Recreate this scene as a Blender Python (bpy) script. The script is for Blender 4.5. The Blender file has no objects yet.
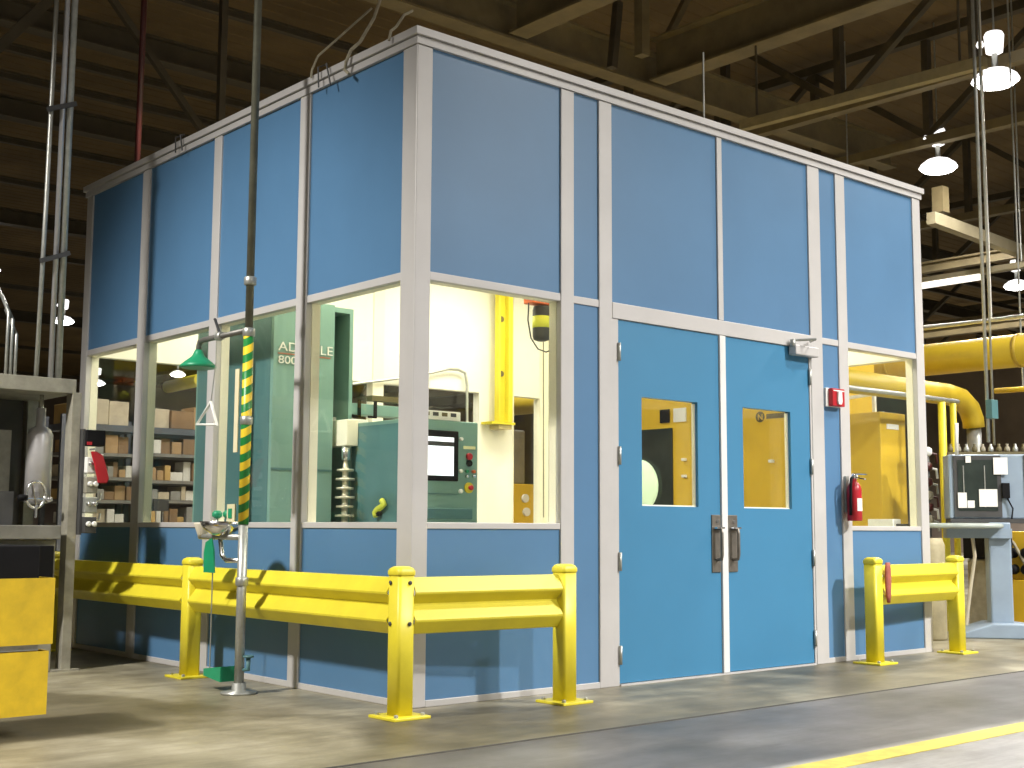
import bpy, bmesh, math, random
from mathutils import Vector, Matrix
random.seed(7)
scn = bpy.context.scene
COL = scn.collection
PI = math.pi

# ------------------------------------------------------------------ materials
def mat(name, col, rough=0.5, metal=0.0, var=0.0, scale=6.0, bump=0.0, bscale=60.0, emit=None, estr=0.0, coat=0.0):
    m = bpy.data.materials.new(name); m.use_nodes = True
    nt = m.node_tree; b = nt.nodes['Principled BSDF']
    b.inputs['Base Color'].default_value = (*col, 1)
    b.inputs['Roughness'].default_value = rough
    b.inputs['Metallic'].default_value = metal
    if coat: b.inputs['Coat Weight'].default_value = coat
    tc = nt.nodes.new('ShaderNodeTexCoord')
    if var:
        n = nt.nodes.new('ShaderNodeTexNoise'); n.inputs['Scale'].default_value = scale
        n.inputs['Detail'].default_value = 5; n.inputs['Roughness'].default_value = 0.6
        r = nt.nodes.new('ShaderNodeValToRGB')
        r.color_ramp.elements[0].position = 0.3; r.color_ramp.elements[1].position = 0.7
        r.color_ramp.elements[0].color = (*[c * (1 - var) for c in col], 1)
        r.color_ramp.elements[1].color = (*[min(1, c * (1 + var)) for c in col], 1)
        nt.links.new(tc.outputs['Object'], n.inputs['Vector'])
        nt.links.new(n.outputs['Fac'], r.inputs['Fac'])
        nt.links.new(r.outputs['Color'], b.inputs['Base Color'])
    if bump:
        n2 = nt.nodes.new('ShaderNodeTexNoise'); n2.inputs['Scale'].default_value = bscale
        bp_ = nt.nodes.new('ShaderNodeBump'); bp_.inputs['Strength'].default_value = bump
        bp_.inputs['Distance'].default_value = 0.004
        nt.links.new(tc.outputs['Object'], n2.inputs['Vector'])
        nt.links.new(n2.outputs['Fac'], bp_.inputs['Height'])
        nt.links.new(bp_.outputs['Normal'], b.inputs['Normal'])
    if emit:
        b.inputs['Emission Color'].default_value = (*emit, 1)
        b.inputs['Emission Strength'].default_value = estr
    return m

def glass_mat(name, tint=(0.985, 0.99, 0.98)):
    m = bpy.data.materials.new(name); m.use_nodes = True
    nt = m.node_tree; nt.nodes.clear()
    o = nt.nodes.new('ShaderNodeOutputMaterial'); mx = nt.nodes.new('ShaderNodeMixShader')
    t = nt.nodes.new('ShaderNodeBsdfTransparent'); t.inputs['Color'].default_value = (*tint, 1)
    g = nt.nodes.new('ShaderNodeBsdfGlossy'); g.inputs['Roughness'].default_value = 0.02
    lw = nt.nodes.new('ShaderNodeLayerWeight'); lw.inputs['Blend'].default_value = 0.5
    pw = nt.nodes.new('ShaderNodeMath'); pw.operation = 'POWER'; pw.inputs[1].default_value = 4.5
    f = nt.nodes.new('ShaderNodeMath'); f.operation = 'MULTIPLY_ADD'; f.inputs[1].default_value = 0.75; f.inputs[2].default_value = 0.025
    nt.links.new(lw.outputs['Facing'], pw.inputs[0]); nt.links.new(pw.outputs[0], f.inputs[0])
    nt.links.new(f.outputs[0], mx.inputs[0]); nt.links.new(t.outputs[0], mx.inputs[1])
    nt.links.new(g.outputs[0], mx.inputs[2]); nt.links.new(mx.outputs[0], o.inputs[0])
    return m

M = {}
M['panel'] = mat('blue_panel', (0.085, 0.197, 0.35), 0.40, var=0.06, scale=1.3, bump=0.06, bscale=140)
M['door'] = mat('blue_door', (0.045, 0.20, 0.36), 0.45, var=0.04, scale=1.5)
M['alu'] = mat('silver_aluminium', (0.51, 0.497, 0.485), 0.45, 0.1, var=0.05, scale=3)
M['white'] = mat('white_liner', (0.86, 0.84, 0.74), 0.5, var=0.03, scale=2)
M['cream'] = mat('warm_lit_cream', (0.86, 0.83, 0.67), 0.5, var=0.03, scale=2)  # liners are white; the warm inside light is put into their colour
M['glass'] = glass_mat('window_glass')
M['yellow'] = mat('safety_yellow', (0.70, 0.60, 0.035), 0.42, var=0.08, scale=5, bump=0.1, bscale=120)
M['amber'] = mat('machine_yellow', (0.70, 0.46, 0.03), 0.45, var=0.10, scale=2)
M['bin'] = mat('worn_yellow', (0.68, 0.46, 0.01), 0.5, var=0.14, scale=12)
M['duct'] = mat('duct_yellow', (0.52, 0.37, 0.02), 0.45, var=0.10, scale=3)
M['galv'] = mat('galvanised_steel', (0.40, 0.41, 0.38), 0.4, 0.6, var=0.15, scale=20)
M['chrome'] = mat('polished_steel', (0.75, 0.75, 0.75), 0.18, 1.0, var=0.05, scale=5)
M['bronze'] = mat('bronze_plate', (0.22, 0.20, 0.17), 0.4, 0.7, var=0.15, scale=20)
M['green'] = mat('safety_green', (0.012, 0.26, 0.12), 0.4, var=0.1, scale=8)
M['teal'] = mat('teal_enamel', (0.19, 0.34, 0.30), 0.45, var=0.07, scale=2)
M['tealdark'] = mat('dark_or_shaded_teal', (0.075, 0.18, 0.19), 0.45, var=0.08, scale=2)  # dark teal parts, and teal sides with shade put into the colour
M['brown'] = mat('olive_channel', (0.13, 0.105, 0.045), 0.6, var=0.2, scale=6)
M['black'] = mat('black_paint', (0.007, 0.007, 0.008), 0.7, var=0.2, scale=8)
M['black'].node_tree.nodes['Principled BSDF'].inputs['Specular IOR Level'].default_value = 0.15
M['darkgrey'] = mat('dark_grey', (0.05, 0.05, 0.05), 0.55, var=0.2, scale=8)
M['screen'] = mat('lit_screen', (0.8, 0.85, 0.9), 0.3, var=0.02, scale=3, emit=(0.9, 0.95, 1), estr=0.9)
M['red'] = mat('red_enamel', (0.42, 0.012, 0.022), 0.35, var=0.1, scale=8)
M['orange'] = mat('orange_paint', (0.75, 0.14, 0.03), 0.4, var=0.1, scale=8)
M['paper'] = mat('white_paper', (0.78, 0.78, 0.74), 0.6, var=0.04, scale=8)
M['framegrey'] = mat('dirty_grey_steel', (0.30, 0.285, 0.23), 0.55, 0.15, var=0.25, scale=9)
M['machgrey'] = mat('machine_grey', (0.19, 0.185, 0.165), 0.55, 0.1, var=0.25, scale=5)
M['backdark'] = mat('machine_recess', (0.05, 0.047, 0.04), 0.7, var=0.3, scale=4)
M['bluegrey'] = mat('bluegrey_enamel', (0.25, 0.32, 0.40), 0.4, var=0.08, scale=4)
M['smoke'] = mat('dark_guard_glass', (0.03, 0.04, 0.035), 0.15, var=0.25, scale=5)
M['steel_dark'] = mat('painted_roof_steel', (0.060, 0.048, 0.028), 0.65, var=0.25, scale=3)
M['steel_mid'] = mat('tan_roof_steel', (0.165, 0.13, 0.065), 0.6, var=0.2, scale=3)
M['steel_light'] = mat('beige_roof_steel', (0.27, 0.235, 0.15), 0.6, var=0.15, scale=3)
M['deck'] = mat('brown_roof_deck', (0.15, 0.10, 0.042), 0.8, var=0.3, scale=0.5)
M['wallfar'] = mat('dim_hall_wall', (0.20, 0.16, 0.13), 0.85, var=0.4, scale=0.25)
M['lamp'] = mat('lit_lamp_glass', (1, 1, 1), 0.3, var=0.01, emit=(1.0, 0.97, 0.92), estr=14)
M['lampdim'] = mat('glowing_lamp_body', (0.9, 0.9, 0.9), 0.3, var=0.01, emit=(1.0, 0.97, 0.95), estr=1.3)  # reflector glows; on ballast and cap the emission stands in for lamplight
M['tube'] = mat('lit_fluorescent', (1, 1, 1), 0.3, var=0.01, emit=(1.0, 0.97, 0.85), estr=0.9)
M['ceilpanel'] = mat('lit_ceiling_panel', (1, 1, 1), 0.3, var=0.01, emit=(1.0, 0.95, 0.75), estr=3)
M['redpipe'] = mat('dark_red_pipe', (0.06, 0.010, 0.009), 0.4, var=0.15, scale=8)
M['rope'] = mat('beige_cable', (0.30, 0.27, 0.19), 0.7, var=0.2, scale=20)
M['card'] = [mat('cardboard_%s' % n, c, 0.8, var=0.15, scale=6) for n, c in
             (('tan', (0.42, 0.27, 0.13)), ('golden', (0.55, 0.36, 0.13)), ('pale', (0.55, 0.47, 0.34)), ('brown', (0.26, 0.16, 0.08)), ('grey', (0.30, 0.29, 0.26)), ('white', (0.7, 0.68, 0.62)))]
CARDN = ['tan', 'golden', 'pale', 'brown', 'grey', 'white']
M['rackblue'] = mat('rack_slate', (0.13, 0.14, 0.16), 0.5, 0.2, var=0.15, scale=6)
M['rackshelf'] = mat('rack_shelf_grey', (0.24, 0.23, 0.21), 0.55, 0.2, var=0.2, scale=6)
M['intfloor'] = mat('enclosure_floor_vinyl', (0.45, 0.44, 0.40), 0.5, var=0.08, scale=2)
M['joint'] = mat('floor_joint', (0.05, 0.048, 0.042), 0.9, var=0.2, scale=10)

def floor_mat():
    m = bpy.data.materials.new('stained_concrete'); m.use_nodes = True
    nt = m.node_tree; b = nt.nodes['Principled BSDF']; L = nt.links
    tc = nt.nodes.new('ShaderNodeTexCoord'); sep = nt.nodes.new('ShaderNodeSeparateXYZ')
    L.new(tc.outputs['Object'], sep.inputs[0])
    def noise(scale, detail=6, rough=0.6, stretch=None):
        n = nt.nodes.new('ShaderNodeTexNoise'); n.inputs['Scale'].default_value = scale
        n.inputs['Detail'].default_value = detail; n.inputs['Roughness'].default_value = rough
        if stretch:
            mp = nt.nodes.new('ShaderNodeMapping'); mp.inputs['Scale'].default_value = stretch
            L.new(tc.outputs['Object'], mp.inputs[0]); L.new(mp.outputs[0], n.inputs['Vector'])
        else: L.new(tc.outputs['Object'], n.inputs['Vector'])
        return n.outputs['Fac']
    def ramp(src, stops):
        r = nt.nodes.new('ShaderNodeValToRGB'); e = r.color_ramp.elements
        while len(e) < len(stops): e.new(0.5)
        for k, (p, c) in enumerate(stops): e[k].position = p; e[k].color = (*c, 1)
        L.new(src, r.inputs['Fac']); return r.outputs['Color']
    def mix(f, a, bb, mode='MIX'):
        x = nt.nodes.new('ShaderNodeMix'); x.data_type = 'RGBA'; x.blend_type = mode
        if isinstance(f, float): x.inputs[0].default_value = f
        else: L.new(f, x.inputs[0])
        L.new(a, x.inputs[6])
        if isinstance(bb, tuple): x.inputs[7].default_value = (*bb, 1)
        else: L.new(bb, x.inputs[7])
        return x.outputs[2]
    def math_(op, a, v=None, v2=None):
        x = nt.nodes.new('ShaderNodeMath'); x.operation = op; x.use_clamp = True
        L.new(a, x.inputs[0])
        if v is not None:
            if isinstance(v, (int, float)): x.inputs[1].default_value = v
            else: L.new(v, x.inputs[1])
        return x.outputs[0]
    pale = ramp(noise(1.6), [(0.30, (0.17, 0.152, 0.10)), (0.5, (0.275, 0.248, 0.175)), (0.72, (0.40, 0.37, 0.285))])
    dark = ramp(noise(1.1, stretch=(0.6, 2.0, 1)), [(0.3, (0.075, 0.07, 0.071)), (0.55, (0.11, 0.104, 0.105)), (0.75, (0.19, 0.182, 0.182))])
    light = ramp(noise(0.9), [(0.3, (0.24, 0.235, 0.23)), (0.6, (0.33, 0.325, 0.32)), (0.8, (0.42, 0.41, 0.40))])
    def edge(y):          # 1 where object y is below the given value, with a slightly soft border
        mr = nt.nodes.new('ShaderNodeMapRange'); mr.inputs[1].default_value = y - 0.03; mr.inputs[2].default_value = y + 0.03
        mr.inputs[3].default_value = 1; mr.inputs[4].default_value = 0
        L.new(sep.outputs[1], mr.inputs[0]); return mr.outputs[0]
    pat = ramp(noise(0.42, 3, 0.5, (1.0, 0.7, 1)), [(0.50, (1, 1, 1)), (0.53, (0.58, 0.56, 0.50))])
    pale = mix(1.0, pale, pat, 'MULTIPLY')
    c = mix(edge(-1.12), pale, dark)
    c = mix(edge(-2.2), c, light)
    # darker worn patches and tyre streaks
    st = ramp(noise(0.55, 8, 0.65), [(0.46, (1, 1, 1)), (0.60, (0.50, 0.48, 0.42))])
    c = mix(0.8, c, st, 'MULTIPLY')
    st2 = ramp(noise(5, 10, 0.75, (0.35, 1.5, 1)), [(0.36, (0.66, 0.65, 0.62)), (0.6, (1.12, 1.12, 1.10))])
    c = mix(0.8, c, st2, 'MULTIPLY')
    L.new(c, b.inputs['Base Color'])
    rr = nt.nodes.new('ShaderNodeMapRange'); rr.inputs[3].default_value = 0.28; rr.inputs[4].default_value = 0.6
    L.new(noise(1.4), rr.inputs[0]); L.new(rr.outputs[0], b.inputs['Roughness'])
    bu = nt.nodes.new('ShaderNodeBump'); bu.inputs['Strength'].default_value = 0.15; bu.inputs['Distance'].default_value = 0.003
    L.new(noise(40), bu.inputs['Height']); L.new(bu.outputs[0], b.inputs['Normal'])
    return m
M['floor'] = floor_mat()

def stripe_mat():
    m = bpy.data.materials.new('green_yellow_tape'); m.use_nodes = True
    nt = m.node_tree; b = nt.nodes['Principled BSDF']; b.inputs['Roughness'].default_value = 0.4
    tc = nt.nodes.new('ShaderNodeTexCoord'); mp = nt.nodes.new('ShaderNodeMapping')
    mp.inputs['Rotation'].default_value = (0, math.radians(32), 0)
    w = nt.nodes.new('ShaderNodeTexWave'); w.wave_type = 'BANDS'; w.bands_direction = 'Z'
    w.inputs['Scale'].default_value = 3.9; w.inputs['Distortion'].default_value = 0
    r = nt.nodes.new('ShaderNodeValToRGB'); r.color_ramp.interpolation = 'CONSTANT'
    r.color_ramp.elements[0].color = (0.012, 0.20, 0.04, 1); r.color_ramp.elements[1].color = (0.80, 0.56, 0.03, 1)
    r.color_ramp.elements[1].position = 0.5
    nt.links.new(tc.outputs['Object'], mp.inputs[0]); nt.links.new(mp.outputs[0], w.inputs['Vector'])
    nt.links.new(w.outputs['Fac'], r.inputs['Fac']); nt.links.new(r.outputs['Color'], b.inputs['Base Color'])
    return m
M['tape'] = stripe_mat()

# ------------------------------------------------------------------ mesh helpers
def wloc(o):
    v = Vector((0, 0, 0))
    while o is not None: v += Vector(o.location); o = o.parent
    return v

class MB:
    """collects shapes in world coordinates, then links them as ONE mesh object"""
    def __init__(self): self.bm = bmesh.new()
    def box(self, x0, y0, z0, x1, y1, z1):
        x0, x1 = sorted((x0, x1)); y0, y1 = sorted((y0, y1)); z0, z1 = sorted((z0, z1))
        v = [self.bm.verts.new(p) for p in ((x0, y0, z0), (x1, y0, z0), (x1, y1, z0), (x0, y1, z0), (x0, y0, z1), (x1, y0, z1), (x1, y1, z1), (x0, y1, z1))]
        for f in ((0, 3, 2, 1), (4, 5, 6, 7), (0, 1, 5, 4), (1, 2, 6, 5), (2, 3, 7, 6), (3, 0, 4, 7)):
            self.bm.faces.new([v[i] for i in f])
        return self
    def rings(self, rings, cap=True, smooth=True):
        vs = [[self.bm.verts.new(p) for p in r] for r in rings]
        for a, b in zip(vs, vs[1:]):
            n = len(a)
            for i in range(n):
                f = self.bm.faces.new((a[i], a[(i + 1) % n], b[(i + 1) % n], b[i])); f.smooth = smooth and n > 8
        if cap:
            self.bm.faces.new(list(reversed(vs[0]))); self.bm.faces.new(vs[-1])
        return self
    def tube(self, pts, r, n=12):
        pts = [Vector(p) for p in pts]; rs = r if isinstance(r, (list, tuple)) else [r] * len(pts)
        t0 = (pts[1] - pts[0]).normalized()
        a = Vector((0, 0, 1)) if abs(t0.z) < 0.9 else Vector((1, 0, 0))
        u = t0.cross(a).normalized(); rings = []
        for i, p in enumerate(pts):
            t = (pts[min(i + 1, len(pts) - 1)] - pts[max(i - 1, 0)]).normalized()
            u = (u - t * u.dot(t)).normalized(); w = t.cross(u)
            rings.append([p + (u * math.cos(2 * PI * k / n) + w * math.sin(2 * PI * k / n)) * rs[i] for k in range(n)])
        return self.rings(rings)
    def lathe(self, prof, c, axis=(0, 0, 1), n=24):
        ax = Vector(axis).normalized(); a = Vector((1, 0, 0)) if abs(ax.x) < 0.9 else Vector((0, 1, 0))
        u = (a - ax * a.dot(ax)).normalized(); w = ax.cross(u); c = Vector(c)
        return self.rings([[c + ax * h + (u * math.cos(2 * PI * k / n) + w * math.sin(2 * PI * k / n)) * max(r, 1e-4) for k in range(n)] for r, h in prof])
    def prism(self, poly, p0, ex, ey, ez, length):
        """poly of (a, b) in the ex/ey plane at p0, pushed along ez"""
        p0, ex, ey, ez = Vector(p0), Vector(ex), Vector(ey), Vector(ez)
        r0 = [p0 + ex * a + ey * b for a, b in poly]
        return self.rings([r0, [p + ez * length for p in r0]], smooth=False)
    def bar(self, a, b, w, h=None):
        """rectangular bar from a to b"""
        a, b = Vector(a), Vector(b); h = h or w; t = (b - a).normalized()
        s = Vector((0, 0, 1)) if abs(t.z) < 0.95 else Vector((1, 0, 0))
        u = t.cross(s).normalized() * w / 2; v = u.cross(t).normalized() * h / 2
        return self.rings([[p - u - v, p + u - v, p + u + v, p - u + v] for p in (a, b)])
    def build(self, name, m, parent=None, bevel=0.0, seg=2):
        bmesh.ops.recalc_face_normals(self.bm, faces=self.bm.faces[:])
        off = wloc(parent) if parent else Vector((0, 0, 0))
        if parent is None:      # origin at the base centre of the mesh
            xs = [v.co for v in self.bm.verts]
            off = Vector(((min(v.x for v in xs) + max(v.x for v in xs)) / 2, (min(v.y for v in xs) + max(v.y for v in xs)) / 2, min(v.z for v in xs)))
        for v in self.bm.verts: v.co -= off
        me = bpy.data.meshes.new(name); self.bm.to_mesh(me); self.bm.free()
        o = bpy.data.objects.new(name, me); COL.objects.link(o)
        me.materials.append(m)
        if parent: o.parent = parent
        else: o.location = off
        if bevel:
            b = o.modifiers.new('bevel', 'BEVEL'); b.width = bevel; b.segments = seg; b.limit_method = 'ANGLE'; b.angle_limit = math.radians(40)
        return o

def tag(o, label=None, cat=None, group=None, kind=None):
    if label: o['label'] = label
    if cat: o['category'] = cat
    if group: o['group'] = group
    if kind: o['kind'] = kind
    return o
def thing(name, loc, label, cat, group=None):
    o = bpy.data.objects.new(name, None); COL.objects.link(o); o.location = loc
    o.empty_display_size = 0.1
    return tag(o, label, cat, group)
def dup(root, loc, label=None):
    r = root.copy(); COL.objects.link(r); r.location = loc
    if label: r['label'] = label
    for ch in list(root.children):
        c = ch.copy(); COL.objects.link(c); c.parent = r
        for g in ch.children:
            d = g.copy(); COL.objects.link(d); d.parent = c
    return r
def text(name, s, size, loc, xdir, m, parent, depth=0.002, ydir=(0, 0, 1), sx=1.0):
    cu = bpy.data.curves.new(name, 'FONT'); cu.body = s; cu.size = size; cu.extrude = depth
    cu.align_x = 'LEFT'
    tmp = bpy.data.objects.new(name + '_curve', cu); COL.objects.link(tmp)
    dg = bpy.context.evaluated_depsgraph_get(); me = bpy.data.meshes.new_from_object(tmp.evaluated_get(dg))
    bpy.data.objects.remove(tmp); me.name = name
    X = Vector(xdir).normalized(); Y = Vector(ydir).normalized(); Z = X.cross(Y)
    off = wloc(parent)
    for v in me.vertices:
        c = v.co.copy(); v.co = Vector(loc) + X * c.x * sx + Y * c.y + Z * c.z - off
    o = bpy.data.objects.new(name, me); COL.objects.link(o); o.parent = parent
    me.materials.clear(); me.materials.append(m)
    return o

# ------------------------------------------------------------------ camera
cam = bpy.data.cameras.new('camera'); co = bpy.data.objects.new('camera', cam); COL.objects.link(co)
F, yaw, pitch, roll = 1279.0555, 0.7148, 0.1124, 0.0049
cam.sensor_width = 36; cam.lens = F * 36 / 1024; cam.clip_end = 200
fw = Vector((math.sin(yaw) * math.cos(pitch), math.cos(yaw) * math.cos(pitch), math.sin(pitch)))
rt = Vector((math.cos(yaw), -math.sin(yaw), 0)); up = rt.cross(fw)
r2 = rt * math.cos(roll) + up * math.sin(roll); u2 = up * math.cos(roll) - rt * math.sin(roll)
mx = Matrix((r2, u2, -fw)).transposed().to_4x4(); mx.translation = Vector((-4.0138, -5.4186, 0.925))
co.matrix_world = mx
scn.camera = co

# ------------------------------------------------------------------ hall shell
HX0, HX1, HY0, HY1, HZ = -12.0, 46.0, -12.0, 62.0, 8.7
tag(MB().box(HX0, HY0, -0.2, HX1, HY1, 0).build('floor', M['floor']), kind='structure')
for o in [bpy.data.objects['floor']]:       # keep the floor's object space equal to the hall's
    off = o.location.copy()
    for v in o.data.vertices: v.co += off
    o.location = (0, 0, 0)
d = MB(); y = HY0; prof = []
while y < HY1:
    prof += [(y, HZ), (y + 0.2, HZ), (y + 0.215, HZ + 0.012), (y + 0.285, HZ + 0.012)]; y += 0.30
poly = prof + [(prof[-1][0], HZ + 0.2), (HY0, HZ + 0.2)]
bmv = [[d.bm.verts.new((x, a, b)) for a, b in prof] for x in (HX0, HX1)]
for i in range(len(prof) - 1): d.bm.faces.new((bmv[0][i], bmv[1][i], bmv[1][i + 1], bmv[0][i + 1]))
tag(d.build('ceiling', M['deck']), kind='structure')
tag(MB().box(HX0, HY1, 0, HX1, HY1 + 0.2, HZ).build('wall_back', M['wallfar']), kind='structure')
tag(MB().box(HX1, HY0, 0, HX1 + 0.2, HY1, HZ).build('wall_right', M['wallfar']), kind='structure')
tag(MB().box(HX0 - 0.2, 4, 0, HX0, HY1, HZ).build('wall_left', M['wallfar']), kind='structure')
# painted aisle line and the joint beside the pale strip
tag(MB().box(-8, -2.39, 0.0005, 30, -2.25, 0.003).build('trim_1', mat('worn_line_yellow', (0.55, 0.45, 0.07), 0.5, var=0.25, scale=8)), kind='structure')
tag(MB().box(-8, -1.13, 0.0005, 30, -1.11, 0.002).build('trim_2', M['joint']), kind='structure')

# ------------------------------------------------------------------ the modular enclosure
W, L, H, T = 4.969, 4.402, 3.63, 0.09
ZS, ZM, ZW = 0.921, 2.299, 0.955
booth = thing('modular_enclosure', (W / 2, L / 2, 0), 'blue and silver modular room with windows and double doors, standing in the factory hall', 'enclosure')
ZT = 3.545
# --- front (y = 0)
def fpost(x0, x1, proud=0.012):
    MB().box(x0, -proud, 0, x1, 0.03, ZT).build('post', M['alu'], booth, 0.004)
    MB().box(x0, 0.032, 0, x1, T, ZT).build('post_liner', M['cream'], booth)
def fpanel(x0, x1, z0, z1, liner=True):
    MB().box(x0, 0, z0, x1, 0.03, z1).build('panel', M['panel'], booth)
    if liner: MB().box(x0, 0.06, z0, x1, T - 0.005, z1).build('panel_liner', M['white'], booth)
def frail(x0, x1, z0, z1, proud=0.008):
    MB().box(x0, -proud, z0, x1, 0.032, z1).build('rail', M['alu'], booth, 0.003)
    MB().box(x0, 0.033, z0, x1, T, z1).build('rail_liner', M['cream'], booth)
def fwindow(x0, x1):
    MB().box(x0, 0.012, ZW, x1, 0.018, ZM - 0.045).build('window_pane', M['glass'], booth)
    frail(x0, x1, ZM - 0.045, ZM); frail(x0, x1, ZS, ZW)
    fpanel(x0, x1, 0.035, ZS); fpanel(x0, x1, ZM, ZT)
MB().box(-0.012, -0.012, 0, 0.095, 0.12, ZT).build('corner_post', M['alu'], booth, 0.006)
for a, b in ((1.057, 1.163), (1.374, 1.485), (3.49, 3.63), (3.83, 3.946), (4.864, W + 0.004)): fpost(a, b)
fwindow(0.095, 1.057); fwindow(3.946, 4.864)
for a, b in ((1.163, 1.374), (3.63, 3.83)):
    fpanel(a, b, ZM, ZT); frail(a, b, ZM - 0.045, ZM); fpanel(a, b, 0.035, ZM - 0.045)
for a, b in ((1.485, 2.4855), (2.537, 3.49)): fpanel(a, b, ZM, ZT)
MB().box(2.4855, -0.012, ZM, 2.537, 0.03, ZT).build('post', M['alu'], booth, 0.004)
MB().box(1.485, -0.014, 2.2, 3.49, T, ZM).build('door_header', M['alu'], booth, 0.004)
MB().box(1.485, -0.008, 0, 1.54, T, 2.2).build('door_jamb', M['alu'], booth, 0.003)
MB().box(3.47, -0.008, 0, 3.49, T, 2.2).build('door_jamb', M['alu'], booth, 0.003)
MB().box(1.54, -0.02, 0, 3.47, T, 0.010).build('door_threshold', M['alu'], booth)
for a, b in ((0.095, 1.485), (3.49, W)):
    MB().box(a, -0.010, 0, b, 0.03, 0.035).build('base_rail', M['alu'], booth, 0.003)
# --- left (x = 0)
def lpost(y0, y1):
    MB().box(-0.012, y0, 0, 0.03, y1, ZT).build('post', M['alu'], booth, 0.004)
    MB().box(0.032, y0, 0, T, y1, ZT).build('post_liner', M['cream'], booth)
def lpanel(y0, y1, z0, z1):
    MB().box(0, y0, z0, 0.03, y1, z1).build('panel', M['panel'], booth)
    MB().box(0.06, y0, z0, T - 0.005, y1, z1).build('panel_liner', M['white'], booth)
def lrail(y0, y1, z0, z1):
    MB().box(-0.008, y0, z0, 0.032, y1, z1).build('rail', M['alu'], booth, 0.003)
    MB().box(0.033, y0, z0, T, y1, z1).build('rail_liner', M['cream'], booth)
for a, b in ((1.068, 1.186), (2.178, 2.282), (3.261, 3.385), (4.29, L)): lpost(a, b)
for a, b in ((0.12, 1.068), (1.186, 2.178), (2.282, 3.261), (3.385, 4.29)):
    lpanel(a, b, 0.035, ZS); lpanel(a, b, ZM, ZT); lrail(a, b, ZS, ZW); lrail(a, b, ZM - 0.045, ZM)
    MB().box(0.012, a, ZW, 0.018, b, ZM - 0.045).build('window_pane', M['glass'], booth)
MB().box(-0.010, 0.12, 0, 0.03, L, 0.035).build('base_rail', M['alu'], booth, 0.003)
# --- back and right walls, seen from inside through the glass
def bwall(x0, x1, window=True):
    MB().box(x0, L - T, ZM - 0.04, x1, L, ZT).build('panel', M['white'], booth)
    MB().box(x0, L - T, 0.0, x1, L, ZS + 0.03).build('panel', M['white'], booth)
    if window: MB().box(x0, L - 0.05, ZS + 0.03, x1, L - 0.044, ZM - 0.04).build('window_pane', M['glass'], booth)
    else: MB().box(x0, L - T, ZS + 0.03, x1, L, ZM - 0.04).build('panel', M['white'], booth)
bx = [(0.09, 1.02), (1.12, 2.0), (2.12, 2.72), (2.84, 4.0)]
for a, b in bx: bwall(a, b)
bwall(4.0, 4.44, False); bwall(4.45, 4.81)
for a, b in ((1.02, 1.12), (2.0, 2.12), (2.72, 2.84), (4.44, 4.45), (4.81, W)):
    MB().box(a, L - T - 0.01, 0, b, L, ZT).build('post', M['cream'], booth)
def rwall(y0, y1):
    MB().box(W - T, y0, ZM - 0.035, W, y1, ZT).build('panel', M['white'], booth)
    MB().box(W - T, y0, 0.0, W, y1, ZS + 0.03).build('panel', M['white'], booth)
    MB().box(W - 0.05, y0, ZS + 0.03, W - 0.044, y1, ZM - 0.035).build('window_pane', M['glass'], booth)
for a, b in ((0.1, 0.85), (0.97, 1.98), (2.1, 3.2), (3.32, 4.2)): rwall(a, b)
for a, b in ((0.85, 0.97), (1.98, 2.1), (3.2, 3.32), (4.2, 4.31)):
    MB().box(W - T - 0.01, a, 0, W, b, ZT).build('post', M['cream'], booth)
# --- roof, top trim, lights inside
MB().box(0.05, 0.05, ZT - 0.06, W - 0.05, L - 0.05, ZT).build('roof_panel', M['white'], booth)
for x0, y0, x1, y1 in ((-0.02, -0.02, W + 0.02, 0.1), (-0.02, 0.1, 0.1, L + 0.02), (0.1, L - 0.08, W + 0.02, L + 0.02), (W - 0.08, 0.1, W + 0.02, L - 0.08)):
    mb = MB().box(x0, y0, ZT + 0.002, x1, y1, ZT + 0.042)
    e = 0.016
    mb.box(x0 - (e if x0 < 0 else 0), y0 - (e if y0 < 0 else 0), ZT + 0.048, x1 + (e if x1 > W else 0), y1 + (e if y1 > L else 0), H + 0.005)
    mb.box(x0 + .012, y0 + .012, ZT + 0.04, x1 - .012, y1 - .012, ZT + 0.05)
    mb.build('top_trim', M['alu'], booth)
for x in (1.3, 3.6):
    for y in (1.2, 3.2):
        MB().box(x - 0.6, y - 0.3, ZT - 0.075, x + 0.6, y + 0.3, ZT - 0.062).build('ceiling_light', M['ceilpanel'], booth)
MB().box(T, T, 0.0, W - T, L - T, 0.010).build('enclosure_floor', M['intfloor'], booth)
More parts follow.
